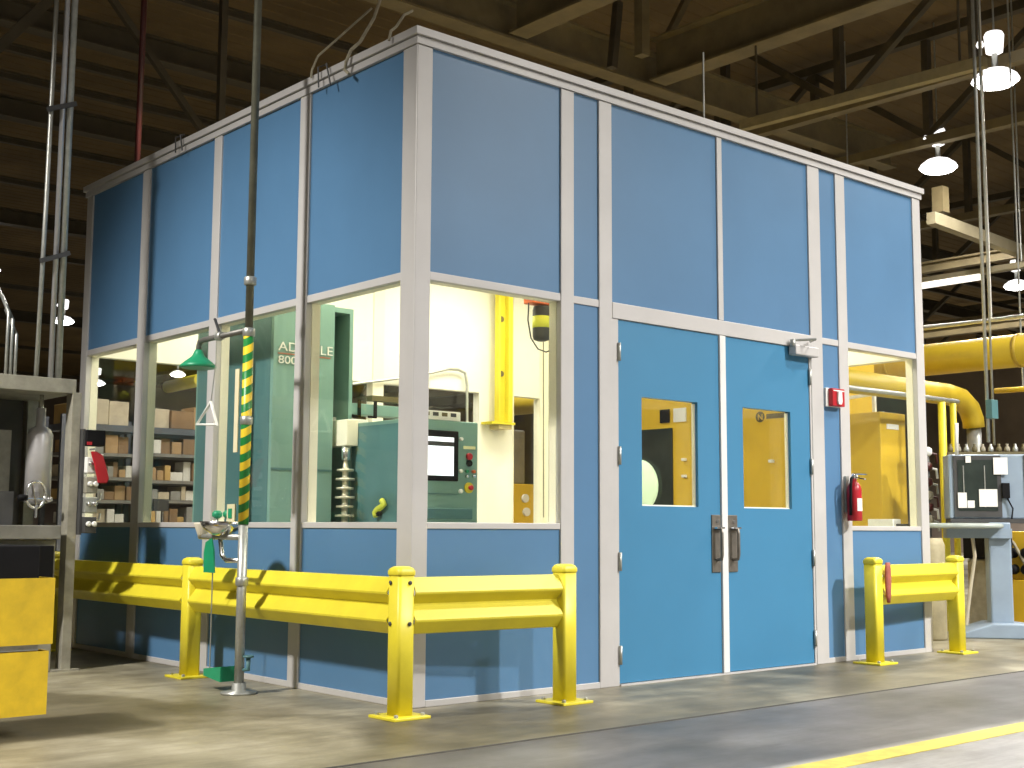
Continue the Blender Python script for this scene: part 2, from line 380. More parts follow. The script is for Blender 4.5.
# --- doors
def door(x0, x1, wx0, wx1, hinge_x, hside, plate0, plate1):
    z0, z1 = 0.014, 2.196; wz0, wz1 = 1.066, 1.738
    mb = MB().box(x0, -0.002, z0, wx0, 0.045, z1).box(wx1, -0.002, z0, x1, 0.045, z1).box(wx0, -0.002, z0, wx1, 0.045, wz0).box(wx0, -0.002, wz1, wx1, 0.045, z1)
    dr = mb.build('door', M['door'], booth)
    MB().box(wx0 + 0.009, 0.030, wz0 + 0.009, wx1 - 0.009, 0.036, wz1).build('window_pane', M['glass'], dr)
    f = 0.009
    MB().box(wx1 - f, 0.021, wz0 + f, wx1, 0.044, wz1 - f).box(wx0 + f, 0.018, wz0, wx1, 0.044, wz0 + f).box(wx0, 0.021, wz0, wx0 + f, 0.044, wz1).build('window_trim', M['cream'], dr)
    for z in (0.18, 0.73, 1.365, 1.998):
        MB().lathe([(0.011, -0.055), (0.011, 0.055)], (hinge_x, -0.014, z), n=12).box(hinge_x, -0.006, z - 0.055, hinge_x + hside * 0.03, -0.001, z + 0.055).build('hinge', M['galv'], dr)
    hp = MB().box(plate0, -0.010, 0.65, plate1, -0.002, 1.018).build('handle', M['bronze'], dr, 0.003)
    tag(hp, 'dark bronze pull plate with grip and thumb latch')
    c = (plate0 + plate1) / 2
    MB().tube([(c, -0.008, 0.93), (c, -0.05, 0.925), (c, -0.055, 0.90), (c, -0.055, 0.76), (c, -0.05, 0.735), (c, -0.008, 0.73)], 0.011, 10).build('grip', M['bronze'], hp)
    MB().box(c - 0.03, -0.045, 0.928, c + 0.045, -0.010, 0.940).build('thumb_latch', M['chrome'], hp, 0.003)
    MB().box(c - 0.03, -0.016, 0.728, c + 0.03, -0.010, 0.738).build('grip_foot', M['chrome'], hp)
    MB().lathe([(0.014, 0), (0.014, 0.006)], (c + 0.01, -0.010, 0.975), (0, -1, 0), 16).build('lock_cylinder', M['chrome'], hp)
    return dr
dl = door(1.543, 2.486, 1.748, 2.272, 1.541, -1, 2.392, 2.478)
drr = door(2.546, 3.466, 2.728, 3.248, 3.469, 1, 2.556, 2.648)
MB().box(2.487, -0.016, 0.012, 2.545, 0.03, 2.196).build('astragal', mat('white_strip', (0.72, 0.71, 0.69), 0.4, var=0.04), drr, 0.003)
cl = MB().box(3.23, -0.075, 2.135, 3.50, -0.010, 2.205).build('door_closer', M['alu'], drr, 0.008)
MB().lathe([(0.02, 0), (0.02, 0.05)], (3.235, -0.045, 2.19), n=16).tube([(3.235, -0.045, 2.235), (3.34, -0.16, 2.24), (3.46, -0.03, 2.25)], 0.009, 8).build('closer_arm', M['galv'], cl)

# ------------------------------------------------------------------ guard rails
def guard_post(par, x, y, z=0.735):
    h = 0.05; r = 0.018
    def sq(s, zz, rr):
        pts = []
        for cx, cy, a0 in ((s - rr, s - rr, 0), (-(s - rr), s - rr, 90), (-(s - rr), -(s - rr), 180), (s - rr, -(s - rr), 270)):
            for k in range(5):
                a = math.radians(a0 + k * 22.5); pts.append((x + cx + rr * math.cos(a), y + cy + rr * math.sin(a), zz))
        return pts
    p = MB().rings([sq(h, 0.012, r), sq(h, z - 0.045, r)]).build('post', M['yellow'], par)
    MB().rings([sq(h + .002, z - 0.045, r), sq(h + 0.004, z - 0.038, r), sq(h + 0.004, z - 0.022, r), sq(h - 0.004, z - 0.008, r), sq(h - 0.02, z, r - 0.008)]).build('post_cap', M['yellow'], p)
    MB().box(x - 0.11, y - 0.11, 0, x + 0.11, y + 0.11, 0.014).build('base_plate', M['yellow'], p, 0.003)
    for sx in (-1, 1):
        for sy in (-1, 1):
            MB().lathe([(0.012, 0), (0.012, 0.012), (0.006, 0.016)], (x + sx * 0.08, y + sy * 0.08, 0.013), n=6).build('anchor_bolt', M['galv'], p)
    return p
def w_rail(par, p0, p1, out, gap=0.052):
    p0, p1 = Vector((*p0, 0)), Vector((*p1, 0)); t = (p1 - p0).normalized(); ln = (p1 - p0).length - 2 * gap
    prof = [(a, b - 0.02) for a, b in ((-0.005, 0.70), (0.012, 0.699), (0.055, 0.628), (0.053, 0.618), (0.0, 0.570), (0.0, 0.560), (0.055, 0.492), (0.053, 0.482), (0.008, 0.425), (-0.005, 0.42))]
    back = [(a - 0.008, b) for a, b in reversed(prof)]
    n = Vector((*out, 0))
    return MB().prism(prof + back, p0 + t * gap, n, Vector((0, 0, 1)), t, ln).build('rail', M['yellow'], par)
g = thing('guard_rail', (-0.22, -0.22, 0), 'yellow corner guard rail with ribbed steel rails wrapping the front left corner', 'guard rail')
P1, P2, P3, P4 = (-0.222, -0.222), (0.790, -0.325), (-0.222, 1.99), (-0.222, 4.2)
pp = {}
for k, p in enumerate((P1, P2, P3, P4)): pp[k] = guard_post(g, *p)
w_rail(g, P1, P2, (-0.1, -0.995)); w_rail(g, P1, P3, (-1, 0)); w_rail(g, P3, P4, (-1, 0))
for zz in (0.655, 0.455):
    MB().lathe([(0.011, 0), (0.011, 0.006), (0.005, 0.01)], (P1[0] + 0.015, P1[1] - 0.049, zz), (0, -1, 0), 8).build('bolt', M['darkgrey'], pp[0])
    MB().lathe([(0.011, 0), (0.011, 0.006), (0.005, 0.01)], (P1[0] - 0.049, P1[1] + 0.02, zz), (-1, 0, 0), 8).build('bolt', M['darkgrey'], pp[0])
g2 = thing('guard_rail', (4.4, -0.21, 0), 'short straight yellow guard rail with two posts under the right window', 'guard rail')
Q1, Q2 = (3.85, -0.235), (5.04, -0.175)
guard_post(g2, *Q1); guard_post(g2, *Q2); w_rail(g2, Q1, Q2, (0.05, -0.998))
tg = MB().rings([[(3.93 + a * w, -0.30 - 0.004 * math.cos(a * 3), z) for a in (-1, -.5, 0, .5, 1)] + [(3.93 + a * w, -0.312 - 0.004 * math.cos(a * 3), z) for a in (1, .5, 0, -.5, -1)]
                 for z, w in ((0.70, 0.02), (0.66, 0.03), (0.56, 0.032), (0.47, 0.026), (0.42, 0.012))]).build('rag', mat('red_brown_cloth', (0.33, 0.09, 0.06), 0.8, var=0.2, scale=20))
tag(tg, 'red brown cloth strip hanging over the right guard rail beside its post', 'cloth')

# ------------------------------------------------------------------ fire alarm and extinguisher
fa = thing('fire_alarm_box', (3.745, -0.01, 1.80), 'red fire alarm pull box with white handle on the narrow blue panel', 'fire alarm')
MB().box(3.648, -0.02, 1.803, 3.827, -0.0015, 1.938).build('back_box', M['paper'], fa, 0.003)
MB().box(3.672, -0.058, 1.806, 3.822, -0.02, 1.935).build('cover', M['red'], fa, 0.006)
MB().prism([(-0.020, 0.04), (0.020, 0.04), (0.026, -0.03), (0.016, -0.052), (-0.016, -0.052), (-0.026, -0.03)], (3.747, -0.058, 1.872), (1, 0, 0), (0, 0, 1), (0, -1, 0), 0.014).build('pull_handle', M['paper'], fa)
MB().box(3.682, -0.060, 1.914, 3.812, -0.057, 1.922).build('label_strip', M['paper'], fa)
fx = thing('fire_extinguisher', (3.945, -0.11, 0.985), 'red fire extinguisher hanging on the silver post beside the right window', 'fire extinguisher')
cx, cy = 3.868, -0.085
MB().lathe([(0.048, 0.0), (0.052, 0.006), (0.052, 0.215), (0.047, 0.245), (0.034, 0.268), (0.02, 0.28), (0.02, 0.30)], (cx, cy, 0.99), n=28).build('cylinder', M['red'], fx)
vb = MB().lathe([(0.018, 0), (0.018, 0.03), (0.012, 0.04)], (cx, cy, 1.288), n=14).build('valve', M['chrome'], fx)
MB().bar((cx + 0.01, cy, 1.325), (cx - 0.01, cy - 0.11, 1.318), 0.018, 0.008).build('lever', M['chrome'], vb)
MB().bar((cx + 0.01, cy, 1.305), (cx - 0.01, cy - 0.10, 1.285), 0.016, 0.008).build('carry_handle', M['chrome'], vb)
MB().lathe([(0.016, 0), (0.016, 0.012)], (cx + 0.018, cy, 1.305), (1, 0, 0), 14).build('pressure_gauge', M['paper'], vb)
MB().tube([(cx - 0.015, cy, 1.30), (cx - 0.06, cy - 0.02, 1.29), (cx - 0.07, cy - 0.02, 1.24), (cx - 0.067, cy - 0.015, 1.12), (cx - 0.063, cy - 0.01, 1.03)], 0.011, 10).build('hose', M['black'], fx)
lab = MB()
ring = lambda z: [(cx + 0.0532 * math.cos(a), cy + 0.0532 * math.sin(a), z) for a in [math.radians(-125 + 10 * k) for k in range(10)]]
a_, b_ = ring(1.06), ring(1.15)
va = [lab.bm.verts.new(p) for p in a_]; vb_ = [lab.bm.verts.new(p) for p in b_]
for i in range(9): lab.bm.faces.new((va[i], va[i + 1], vb_[i + 1], vb_[i]))
lab.build('paper_label', M['paper'], fx)
MB().box(cx - 0.02, -0.03, 1.05, cx + 0.02, -0.0135, 1.31).build('wall_bracket', M['galv'], fx)

# ------------------------------------------------------------------ emergency shower with eyewash
sx, sy = -0.38, 1.085
sh = thing('emergency_shower', (sx, sy, 0), 'galvanised emergency shower and eyewash pole with green head before the left windows', 'emergency shower')
ft = MB().lathe([(0.10, 0), (0.10, 0.012), (0.04, 0.02), (0.038, 0.06)], (sx, sy, 0), n=24).build('floor_flange', M['galv'], sh)
MB().tube([(sx, sy, 0.02), (sx, sy, 0.94)], 0.027, 16).build('lower_pipe', M['galv'], sh)
MB().tube([(sx, sy, 0.94), (sx, sy, 2.02)], 0.030, 16).build('striped_sleeve', M['tape'], sh)
MB().tube([(sx, sy, 2.02), (sx, sy, 7.4)], 0.023, 16).build('upper_pipe', mat('tarnished_pipe', (0.13, 0.13, 0.095), 0.5, 0.3, var=0.2, scale=12), sh)
for z in (2.34, 2.04, 1.53, 0.62):
    MB().lathe([(0.030, -0.025), (0.036, -0.02), (0.036, 0.02), (0.030, 0.025)], (sx, sy, z), n=16).build('coupling', M['galv'], sh)
ay = 1.695
arm = MB().tube([(sx, sy, 2.055), (sx, ay - 0.06, 2.055), (sx, ay - 0.015, 2.05), (sx, ay, 2.02), (sx, ay, 1.99)], 0.017, 12).build('shower_arm', mat('dull_pipe', (0.16, 0.155, 0.14), 0.5, 0.5, var=0.15), sh)
MB().lathe([(0.022, 0.085), (0.028, 0.07), (0.04, 0.045), (0.085, 0.010), (0.108, -0.010), (0.110, -0.022), (0.102, -0.027)], (sx, ay, 1.915), n=32).build('shower_head', M['green'], sh)
vl = MB().lathe([(0.024, -0.03), (0.028, 0), (0.024, 0.03)], (sx, 1.43, 2.055), (0, 1, 0), 14).build('shower_valve', M['galv'], sh)
MB().bar((sx, 1.43, 2.07), (sx, 1.50, 2.17), 0.014, 0.01).build('valve_lever', M['darkgrey'], vl)
MB().tube([(sx, 1.47, 2.05), (sx, 1.47, 1.90), (sx, 1.515, 1.668)], 0.0035, 8).build('pull_rod', M['galv'], sh)
MB().tube([(sx, 1.515, 1.668), (sx, 1.685, 1.543), (sx, 1.432, 1.527), (sx, 1.515, 1.668)], 0.010, 8).build('pull_handle', M['paper'], sh)
# eyewash
ey = 1.325
MB().tube([(sx, sy, 0.868), (sx, 1.60, 0.868)], 0.017, 12).build('eyewash_arm', M['galv'], sh)
bw = MB().lathe([(0.02, 0.0), (0.06, 0.008), (0.105, 0.04), (0.128, 0.085), (0.132, 0.085), (0.112, 0.045), (0.066, 0.014), (0.01, 0.012)], (sx, ey, 0.872), n=32).build('eyewash_bowl', M['chrome'], sh)
for yy in (ey - 0.06, ey + 0.07):
    s = MB().tube([(sx, yy, 0.88), (sx, yy, 0.985)], 0.010, 10).build('spray_riser', M['galv'], bw)
    MB().lathe([(0.014, 0), (0.03, 0.012), (0.03, 0.032), (0.018, 0.045)], (sx, yy, 0.975), n=18).build('dust_cap', M['green'], bw)
MB().lathe([(0.022, 0), (0.03, 0.02), (0.05, 0.075), (0.05, 0.085), (0.03, 0.085)], (sx, 1.575, 0.865), n=20).build('funnel', mat('cream_plastic', (0.62, 0.57, 0.45), 0.5, var=0.06), sh)
MB().box(sx - 0.03, 1.135, 0.955, sx - 0.022, 1.225, 1.055).build('instruction_card', mat('cream_card', (0.62, 0.58, 0.36), 0.6, var=0.05), sh)
MB().box(sx - 0.034, 1.165, 0.975, sx - 0.030, 1.205, 1.03).build('card_symbol', M['green'], sh)
MB().box(sx - 0.035, 1.12, 1.35, sx - 0.030, 1.165, 1.83).build('sign_plate', mat('cream_sign', (0.66, 0.60, 0.40), 0.6, var=0.05), sh)
MB().prism([(-0.065, -0.075), (0.065, -0.075), (0.07, 0.04), (0.05, 0.10), (-0.02, 0.125), (-0.05, 0.05)], (sx - 0.02, 1.425, 0.735), (0, 1, 0), (0, 0, 1), (-1, 0, 0), 0.008).build('push_paddle', M['green'], sh)
MB().tube([(sx, sy, 0.735), (sx, 1.27, 0.735), (sx, 1.32, 0.76), (sx, 1.35, 0.86)], 0.014, 10).build('drain_bend', M['chrome'], sh)
MB().tube([(sx, 1.43, 0.66), (sx, 1.43, 0.10)], 0.004, 8).build('treadle_chain', M['galv'], sh)
MB().prism([(-0.10, 0.0), (0.10, 0.02), (0.10, 0.06), (-0.10, 0.085)], (sx - 0.05, 1.31, 0.055), (0, 1, 0), (0, 0, 1), (1, 0, 0), 0.10).build('foot_treadle', M['green'], sh)
MB().tube([(sx, sy, 0.13), (sx + 0.03, sy - 0.045, 0.135), (sx + 0.03, sy - 0.045, 0.20)], 0.013, 10).lathe([(0.03, 0), (0.03, 0.012)], (sx + 0.03, sy - 0.045, 0.20), n=12).build('supply_valve', M['tealdark'], sh)

# ------------------------------------------------------------------ cables on the roof edge
def cable(pts, r, label, m=M['rope'], group=None):
    o = MB().tube(pts, r, 8).build('cable', m); tag(o, label, 'cable', group); return o
cable([(0.3, 0.804, 4.139), (0.2, 0.719, 3.971), (0.05, 0.641, 3.759), (-0.05, 0.583, 3.668), (-0.065, 0.609, 3.6), (-0.06, 0.626, 3.558), (-0.06, 0.583, 3.522)], 0.010, 'beige cable rising from the left roof edge near the corner post')
cable([(0.3, 0.888, 4.115), (0.2, 1.032, 3.977), (0.02, 1.049, 3.782), (-0.05, 1.001, 3.663), (-0.05, 1.01, 3.616)], 0.007, 'thin beige cable sagging to the left roof edge above the second post')
cable([(0.3, 0.471, 3.965), (0.2, 0.413, 3.895), (0.05, 0.28, 3.742), (-0.05, 0.187, 3.664), (-0.06, 0.191, 3.607)], 0.008, 'short beige cable end curling over the roof edge at the corner')
cable([(-.058, .91, 3.53), (-.058, .92, 3.655), (-.01, .90, 3.68), (-.058, .83, 3.655), (-.058, .78, 3.51)], 0.005, 'small dark wire loop on the left roof edge beside the sagging cable', M['darkgrey'])
cable([(-.058, 2.77, 3.545), (-.058, 2.775, 3.655), (-.01, 2.74, 3.68), (-.058, 2.70, 3.655), (-.058, 2.67, 3.54)], 0.006, 'small dark wire clip on the left roof edge between the far posts', M['darkgrey'])

# ------------------------------------------------------------------ inside: measuring machine
mm = thing('measuring_machine', (0.6, 2.5, 0.012), 'tall teal measuring machine column with white lettering inside the enclosure', 'machine')
x0, x1, y0, y1 = 0.318, 0.80, 2.0, 3.08
hs = MB().box(x0, y0, 0.012, x1, y1, 2.46).build('housing', M['teal'], mm, 0.006)
MB().box(x0 + 0.002, y0 - 0.003, 1.303, x1 - 0.002, y0 + 0.002, 1.317).build('seam', M['tealdark'], hs)
MB().box(x0 - 0.004, y0 + 0.03, 0.1, x0 + 0.002, y1 - 0.03, 2.43).build('shaded_side', M['tealdark'], hs, 0.003)  # left side of the same housing, its shade painted as a darker sheet
MB().box(x1, y0 + 0.32, 0.012, 0.955, y0 + 0.4, 2.42).build('slide_channel', M['brown'], mm)
MB().box(0.956, y0 + 0.05, 0.012, 0.985, y0 + 0.4, 2.42).build('slide_flange', M['teal'], mm)
MB().box(x1, y0 + 0.05, 2.42, 0.985, y0 + 0.4, 2.455).build('slide_top', M['teal'], mm)
MB().box(x1 + 0.03, y0 + 0.26, 2.30, x1 + 0.13, y0 + 0.319, 2.36).build('slide_motor', M['black'], mm, 0.006)
MB().box(x1, y0 - 0.3, 0.012, 0.92, y0 + 0.318, 0.75).build('machine_bed', M['teal'], mm, 0.006)
text('lettering', 'ADCOLE', 0.088, (0.352, y0 - 0.006, 2.10), (1, 0, 0), M['paper'], hs, sx=1.25)
MB().box(0.355, y0 - 0.005, 2.078, 0.765, y0 - 0.0005, 2.086).build('lettering_rule', mat('faded_red', (0.4, 0.16, 0.1), 0.5, var=0.1), hs)
text('lettering', '800', 0.075, (0.352, y0 - 0.006, 2.015), (1, 0, 0), M['paper'], hs, sx=1.3)
ts = MB().box(0.835, y0 - 0.12, 1.48, 0.928, y0 + 0.318, 1.66).build('tailstock', M['cream'], mm, 0.006)
MB().lathe([(0.028, 0), (0.034, 0.02), (0.034, 0.09), (0.02, 0.10)], (0.862, y0 - 0.07, 1.379), n=16).build('tailstock_centre', M['chrome'], ts)
# teal cross arm with clamps and a white reading head
MB().box(0.956, 2.24, 1.735, 1.72, 2.36, 1.815).build('measuring_arm', M['teal'], mm, 0.004)
for xx in (1.16, 1.30): MB().box(xx, 2.225, 1.715, xx + 0.022, 2.24, 1.84).box(xx - 0.05, 2.225, 1.715, xx + 0.022, 2.24, 1.73).build('arm_clamp', M['black'], mm)
MB().box(0.93, 2.20, 1.58, 1.10, 2.36, 1.70).box(1.10, 2.22, 1.60, 1.24, 2.36, 1.70).build('reading_head', M['paper'], mm, 0.006)
MB().box(1.30, 2.26, 1.845, 1.65, 2.33, 1.885).build('arm_cover', M['brown'], mm)
cs = MB()
prof = [(0.012, 0.75)]; z = 0.78; k = 0
prof += [(0.03, 0.76)]
while z < 1.30:
    prof += [(0.022, z), (0.022, z + 0.028), (0.066 if k % 2 else 0.058, z + 0.029), (0.066 if k % 2 else 0.058, z + 0.045), (0.022, z + 0.046)]; z += 0.062; k += 1
prof += [(0.02, z), (0.016, 1.376)]
cs.lathe(prof, (0.862, y0 - 0.07, 0.001), n=20)
tag(cs.build('camshaft', mat('ground_steel', (0.62, 0.58, 0.45), 0.35, 0.5, var=0.1, scale=8)), 'pale steel camshaft with lobes standing upright between the machine centres', 'camshaft')

# ------------------------------------------------------------------ inside: control cabinet
cc = thing('control_cabinet', (1.22, 1.64, 0.012), 'low teal control cabinet with lit screen and emergency stop behind the front window', 'control cabinet')
cb = MB().box(0.938, 1.30, 0.012, 1.513, 1.98, 1.64).build('body', M['teal'], cc, 0.008)
MB().box(0.930, 1.32, 0.05, 0.937, 1.96, 1.615).build('shaded_side', M['tealdark'], cb, 0.003)  # cabinet's left side, shade put into a darker teal sheet
AA = lambda u, v: None
mon = MB().box(1.04, 1.285, 1.235, 1.335, 1.2995, 1.57).build('screen_bezel', M['black'], cc, 0.006)
MB().box(1.05, 1.281, 1.27, 1.29, 1.2849, 1.525).build('screen', M['screen'], mon)
MB().box(1.05, 1.2795, 1.465, 1.29, 1.2809, 1.495).build('screen_header', M['darkgrey'], mon)
ns = MB().box(1.02, 1.30, 1.6405, 1.36, 1.42, 1.70).build('top_unit', M['paper'], cc, 0.003)
for k in range(4): MB().box(1.05 + 0.075 * k, 1.296, 1.665, 1.095 + 0.075 * k, 1.30, 1.69).build('top_socket', M['darkgrey'] if k % 2 else M['brown'], ns)
MB().box(1.385, 1.292, 1.455, 1.485, 1.30, 1.475).build('button_legend', mat('pale_yellow_label', (0.75, 0.72, 0.42), 0.5, var=0.05), cc)
for xx, zz, r, m, nm in ((1.432, 1.405, 0.024, M['red'], 'red_button'), (1.432, 1.36, 0.022, M['black'], 'selector_switch'), (1.412, 1.305, 0.012, M['green'], 'green_button'), (1.470, 1.305, 0.012, M['orange'], 'amber_button'),
                         (1.412, 1.272, 0.010, M['chrome'], 'key_switch'), (1.470, 1.272, 0.010, M['chrome'], 'key_switch'), (1.36, 1.52, 0.012, M['paper'], 'indicator'), (1.36, 1.305, 0.012, M['paper'], 'indicator'), (1.36, 1.17, 0.014, M['paper'], 'indicator')):
    MB().lathe([(r, 0), (r, 0.016), (r * 0.8, 0.022)], (xx, 1.2995, zz), (0, -1, 0), 18).build(nm, m, cc)
es = MB().lathe([(0.036, 0), (0.036, 0.012)], (1.432, 1.30, 1.195), (0, -1, 0), 24).build('emergency_stop', M['yellow'], cc)
MB().lathe([(0.014, 0), (0.018, 0.02), (0.012, 0.026)], (1.436, 1.288, 1.195), (0, -1, 0), 18).build('stop_button', M['red'], es)
MB().box(1.07, 1.285, 0.985, 1.46, 1.30, 1.055).build('keyboard_drawer', M['tealdark'], cc, 0.004)
MB().box(1.05, 1.29, 1.148, 1.34, 1.30, 1.152).build('drawer_seam', M['tealdark'], cc)
lp = thing('cable_coil', (0.9, 1.4, 0.97), 'yellow green coil hooked low on the dark side of the control cabinet', 'cable coil')
MB().tube([(0.905, 1.62 - 0.06 * t + 0.03 * math.sin(5 * t), 1.0 + 0.10 * t - 0.02 * t * t) for t in (0, .25, .5, .75, 1, 1.25, 1.5)], 0.020, 10).build('coil', mat('hi_vis_yellow', (0.75, 0.8, 0.08), 0.4, var=0.15, scale=20), lp)
MB().lathe([(0.012, 0), (0.02, 0.01), (0.02, 0.03)], (0.9285, 1.60, 1.02), (-1, 0, 0), 12).build('hook', M['black'], lp)

# inside: yellow channel on the wall, hoist, conduit, small items
yp = thing('steel_channel', (4.22, 4.28, 1.95), 'bright yellow vertical steel channel fixed to the white inner wall', 'steel channel')
MB().box(4.115, 4.19, 1.97, 4.285, 4.21, 3.40).build('web', M['yellow'], yp)
MB().box(4.115, 4.14, 1.97, 4.135, 4.189, 3.40).box(4.23, 4.13, 1.97, 4.285, 4.189, 3.40).build('flange', M['yellow'], yp, 0.003)
MB().box(4.02, 4.13, 1.945, 4.32, 4.30, 1.968).build('bracket', M['yellow'], yp)
MB().box(4.13, 4.15, 1.90, 4.29, 4.30, 1.944).build('foot', mat('tan_block', (0.5, 0.42, 0.2), 0.6, var=0.1), yp)
for zz in (2.45, 3.0): MB().lathe([(0.03, 0), (0.03, 0.02)], (4.17, 4.189, zz), (0, -1, 0), 12).build('bolt', M['brown'], yp)
ho = thing('chain_hoist', (1.82, 1.0, 2.24), 'black and yellow electric chain hoist with orange trolley inside the front window', 'hoist')
MB().lathe([(0.03, -0.125), (0.055, -0.115), (0.062, -0.09), (0.062, 0.09), (0.055, 0.115), (0.03, 0.12)], (1.823, 1.0, 2.325), n=24).build('hoist_body', M['darkgrey'], ho)
MB().lathe([(0.0635, -0.035), (0.0635, 0.045)], (1.823, 1.0, 2.325), n=24).build('yellow_band', mat('bright_yellow', (0.8, 0.8, 0.08), 0.4, var=0.05), ho)
MB().tube([(1.823, 1.0, 2.525), (1.823, 1.0, 2.60)], 0.012, 8).build('suspension_hook', M['galv'], ho)
MB().box(1.70, 0.95, 2.448, 1.91, 1.05, 2.525).build('trolley', M['orange'], ho, 0.006)
MB().tube([(1.90, 1.0, 2.447), (1.90, 1.0, 0.97)], 0.007, 8).build('load_chain', M['brown'], ho)
MB().tube([(1.84, 1.0, 2.25), (1.845, 1.0, 1.0)], 0.004, 6).build('pendant_cord', M['rope'], ho)
MB().tube([(1.707, 1.0, 2.493), (1.698, 1.0, 2.333), (1.726, 1.0, 2.212), (1.79, 1.0, 2.143), (1.865, 1.0, 2.129), (1.893, 1.0, 2.139)], 0.005, 8).build('loop_cable', M['darkgrey'], ho)
MB().box(0.12, 0.94, 2.602, 4.84, 1.06, 2.75).build('hoist_beam', M['yellow'], booth)
tag(MB().tube([(2.461, 4.26, 2.222), (2.996, 4.26, 2.32), (3.348, 4.26, 2.397), (3.566, 4.26, 2.454), (3.689, 4.26, 2.459), (3.777, 4.26, 2.432), (3.804, 4.26, 2.316), (3.808, 4.26, 1.934)], 0.014, 8).build('conduit', M['galv']), 'thin grey conduit bending down on the white inner back wall', 'conduit')
tag(MB().lathe([(0.03, 0), (0.034, 0.01), (0.03, 0.045), (0.014, 0.08), (0.010, 0.10)], (0.062, 1.245, 0.9565), n=16).build('bottle', mat('orange_cream', (0.75, 0.55, 0.25), 0.5, var=0.1)), 'small cream bottle standing on the left window sill inside', 'bottle')
tag(MB().box(4.80, 0.202, 0.9525, 4.912, 0.427, 1.012).build('carton', M['paper'], bevel=0.003), 'white box lying on the sill behind the right window', 'box')
tag(MB().box(4.82, 0.125, 0.9525, 4.910, 0.188, 0.975).build('tray', M['darkgrey'], bevel=0.003), 'dark flat tray lying on the sill beside the white box, right window', 'tray')

# ------------------------------------------------------------------ left press machine
ym = 2.783
pm = thing('press_machine', (-1.3, 3.2, 0), 'grey steel press frame with a vertical cylinder at the left picture edge', 'machine')
MB().box(-0.715, ym, 0.0, -0.652, ym + 0.10, 1.80).build('frame_post', M['framegrey'], pm, 0.004)
MB().box(-0.775, ym - 0.02, 0, -0.60, ym + 0.12, 0.012).build('foot_plate', M['framegrey'], pm)
MB().box(-2.2, ym, 1.79, -0.690, ym + 0.75, 1.885).build('top_beam', M['framegrey'], pm, 0.004)
MB().box(-0.76, ym + 0.66, 0.0, -0.69, ym + 0.75, 1.79).build('frame_post', M['framegrey'], pm)
MB().box(-2.2, ym + 0.7, 0.3, -0.775, ym + 0.74, 1.79).build('back_plate', M['backdark'], pm)
MB().box(-2.2, ym + 0.42, 0.92, -0.95, ym + 0.46, 1.56).build('grey_guard', M['framegrey'], pm)
MB().box(-1.5, ym + 0.09, 0.93, -1.035, ym + 0.12, 1.145).build('control_panel', M['darkgrey'], pm)
cy_ = MB().lathe([(0.03, 0.60), (0.03, 0.48), (0.066, 0.46), (0.083, 0.42), (0.083, -0.02), (0.06, -0.03)], (-0.842, ym + 0.2, 1.10), n=28).build('cylinder', mat('brushed_grey', (0.52, 0.51, 0.51), 0.35, 0.5, var=0.1, scale=8), pm)
MB().tube([(-0.842, ym + 0.2, 1.55), (-0.842, ym + 0.2, 1.788)], 0.014, 10).build('piston_rod', M['chrome'], pm)
hw = [( -0.905 + 0.062 * math.cos(a), ym + 0.06 + 0.0 * math.cos(a), 1.125 + 0.085 * math.sin(a)) for a in [2 * PI * k / 24 for k in range(25)]]
wh = MB().tube(hw, 0.010, 10).build('hand_wheel', M['chrome'], pm)
MB().tube([(-0.905, ym + 0.05, 1.125), (-0.885, ym + 0.14, 1.125)], 0.02, 12).tube([(-0.985, ym + 0.06, 1.10), (-0.83, ym + 0.06, 1.095)], 0.008, 8).tube([(-0.93, ym + 0.06, 1.19), (-0.90, ym + 0.06, 1.06), (-0.905, ym + 0.05, 0.98)], 0.010, 8).build('spokes', M['chrome'], wh)
MB().lathe([(0.008, 0), (0.02, 0.01), (0.02, 0.035), (0.01, 0.045)], (-0.825, ym + 0.06, 1.095), (0, -1, 0), 14).build('wheel_knob', M['chrome'], wh)
MB().lathe([(0.01, 0), (0.022, 0.01), (0.02, 0.06)], (-1.02, ym + 0.06, 1.105), (1, 0, 0), 14).build('grip', M['black'], wh)
MB().box(-2.2, ym - 0.05, 0.84, -0.77, ym + 0.55, 0.93).build('bed', M['machgrey'], pm, 0.006)
MB().box(-2.2, ym + 0.02, 0.0, -0.775, ym + 0.6, 0.838).build('base', M['framegrey'], pm, 0.006)
MB().box(-2.2, ym - 0.06, 0.52, -0.815, ym + 0.02, 0.80).build('front_cover', M['black'], pm, 0.004)
# pipes standing on the press
def riser(name, pts, r, label, m=M['galv'], cat='pipe'):
    return tag(MB().tube(pts, r, 12).build(name, m), label, cat)
zt = 1.885
riser('conduit', [(-0.918, 2.9, zt), (-0.905, 2.9, 3.0), (-0.875, 2.9, 8.69)], 0.015, 'thinner leftmost vertical conduit rising from the press top')
riser('conduit', [(-0.822, 2.9, zt), (-0.822, 2.9, 8.69)], 0.018, 'middle vertical conduit rising from the press top to the roof', mat('bright_conduit', (0.5, 0.5, 0.52), 0.35, 0.6, var=0.1))
riser('conduit', [(-0.772, 2.9, zt), (-0.772, 2.9, 8.69)], 0.022, 'thicker right vertical conduit rising from the press top to the roof')
for k, (xx, zz) in enumerate(((-1.01, 2.35), (-0.98, 2.3), (-0.95, 2.2))):
    riser('conduit', [(xx, 3.2, zt), (xx, 3.2, zz), (xx - 0.01, 3.4, zz + 0.2)], 0.011, ('first', 'second', 'third')[k] + ' thin short pipe from the left behind the conduits on the press')
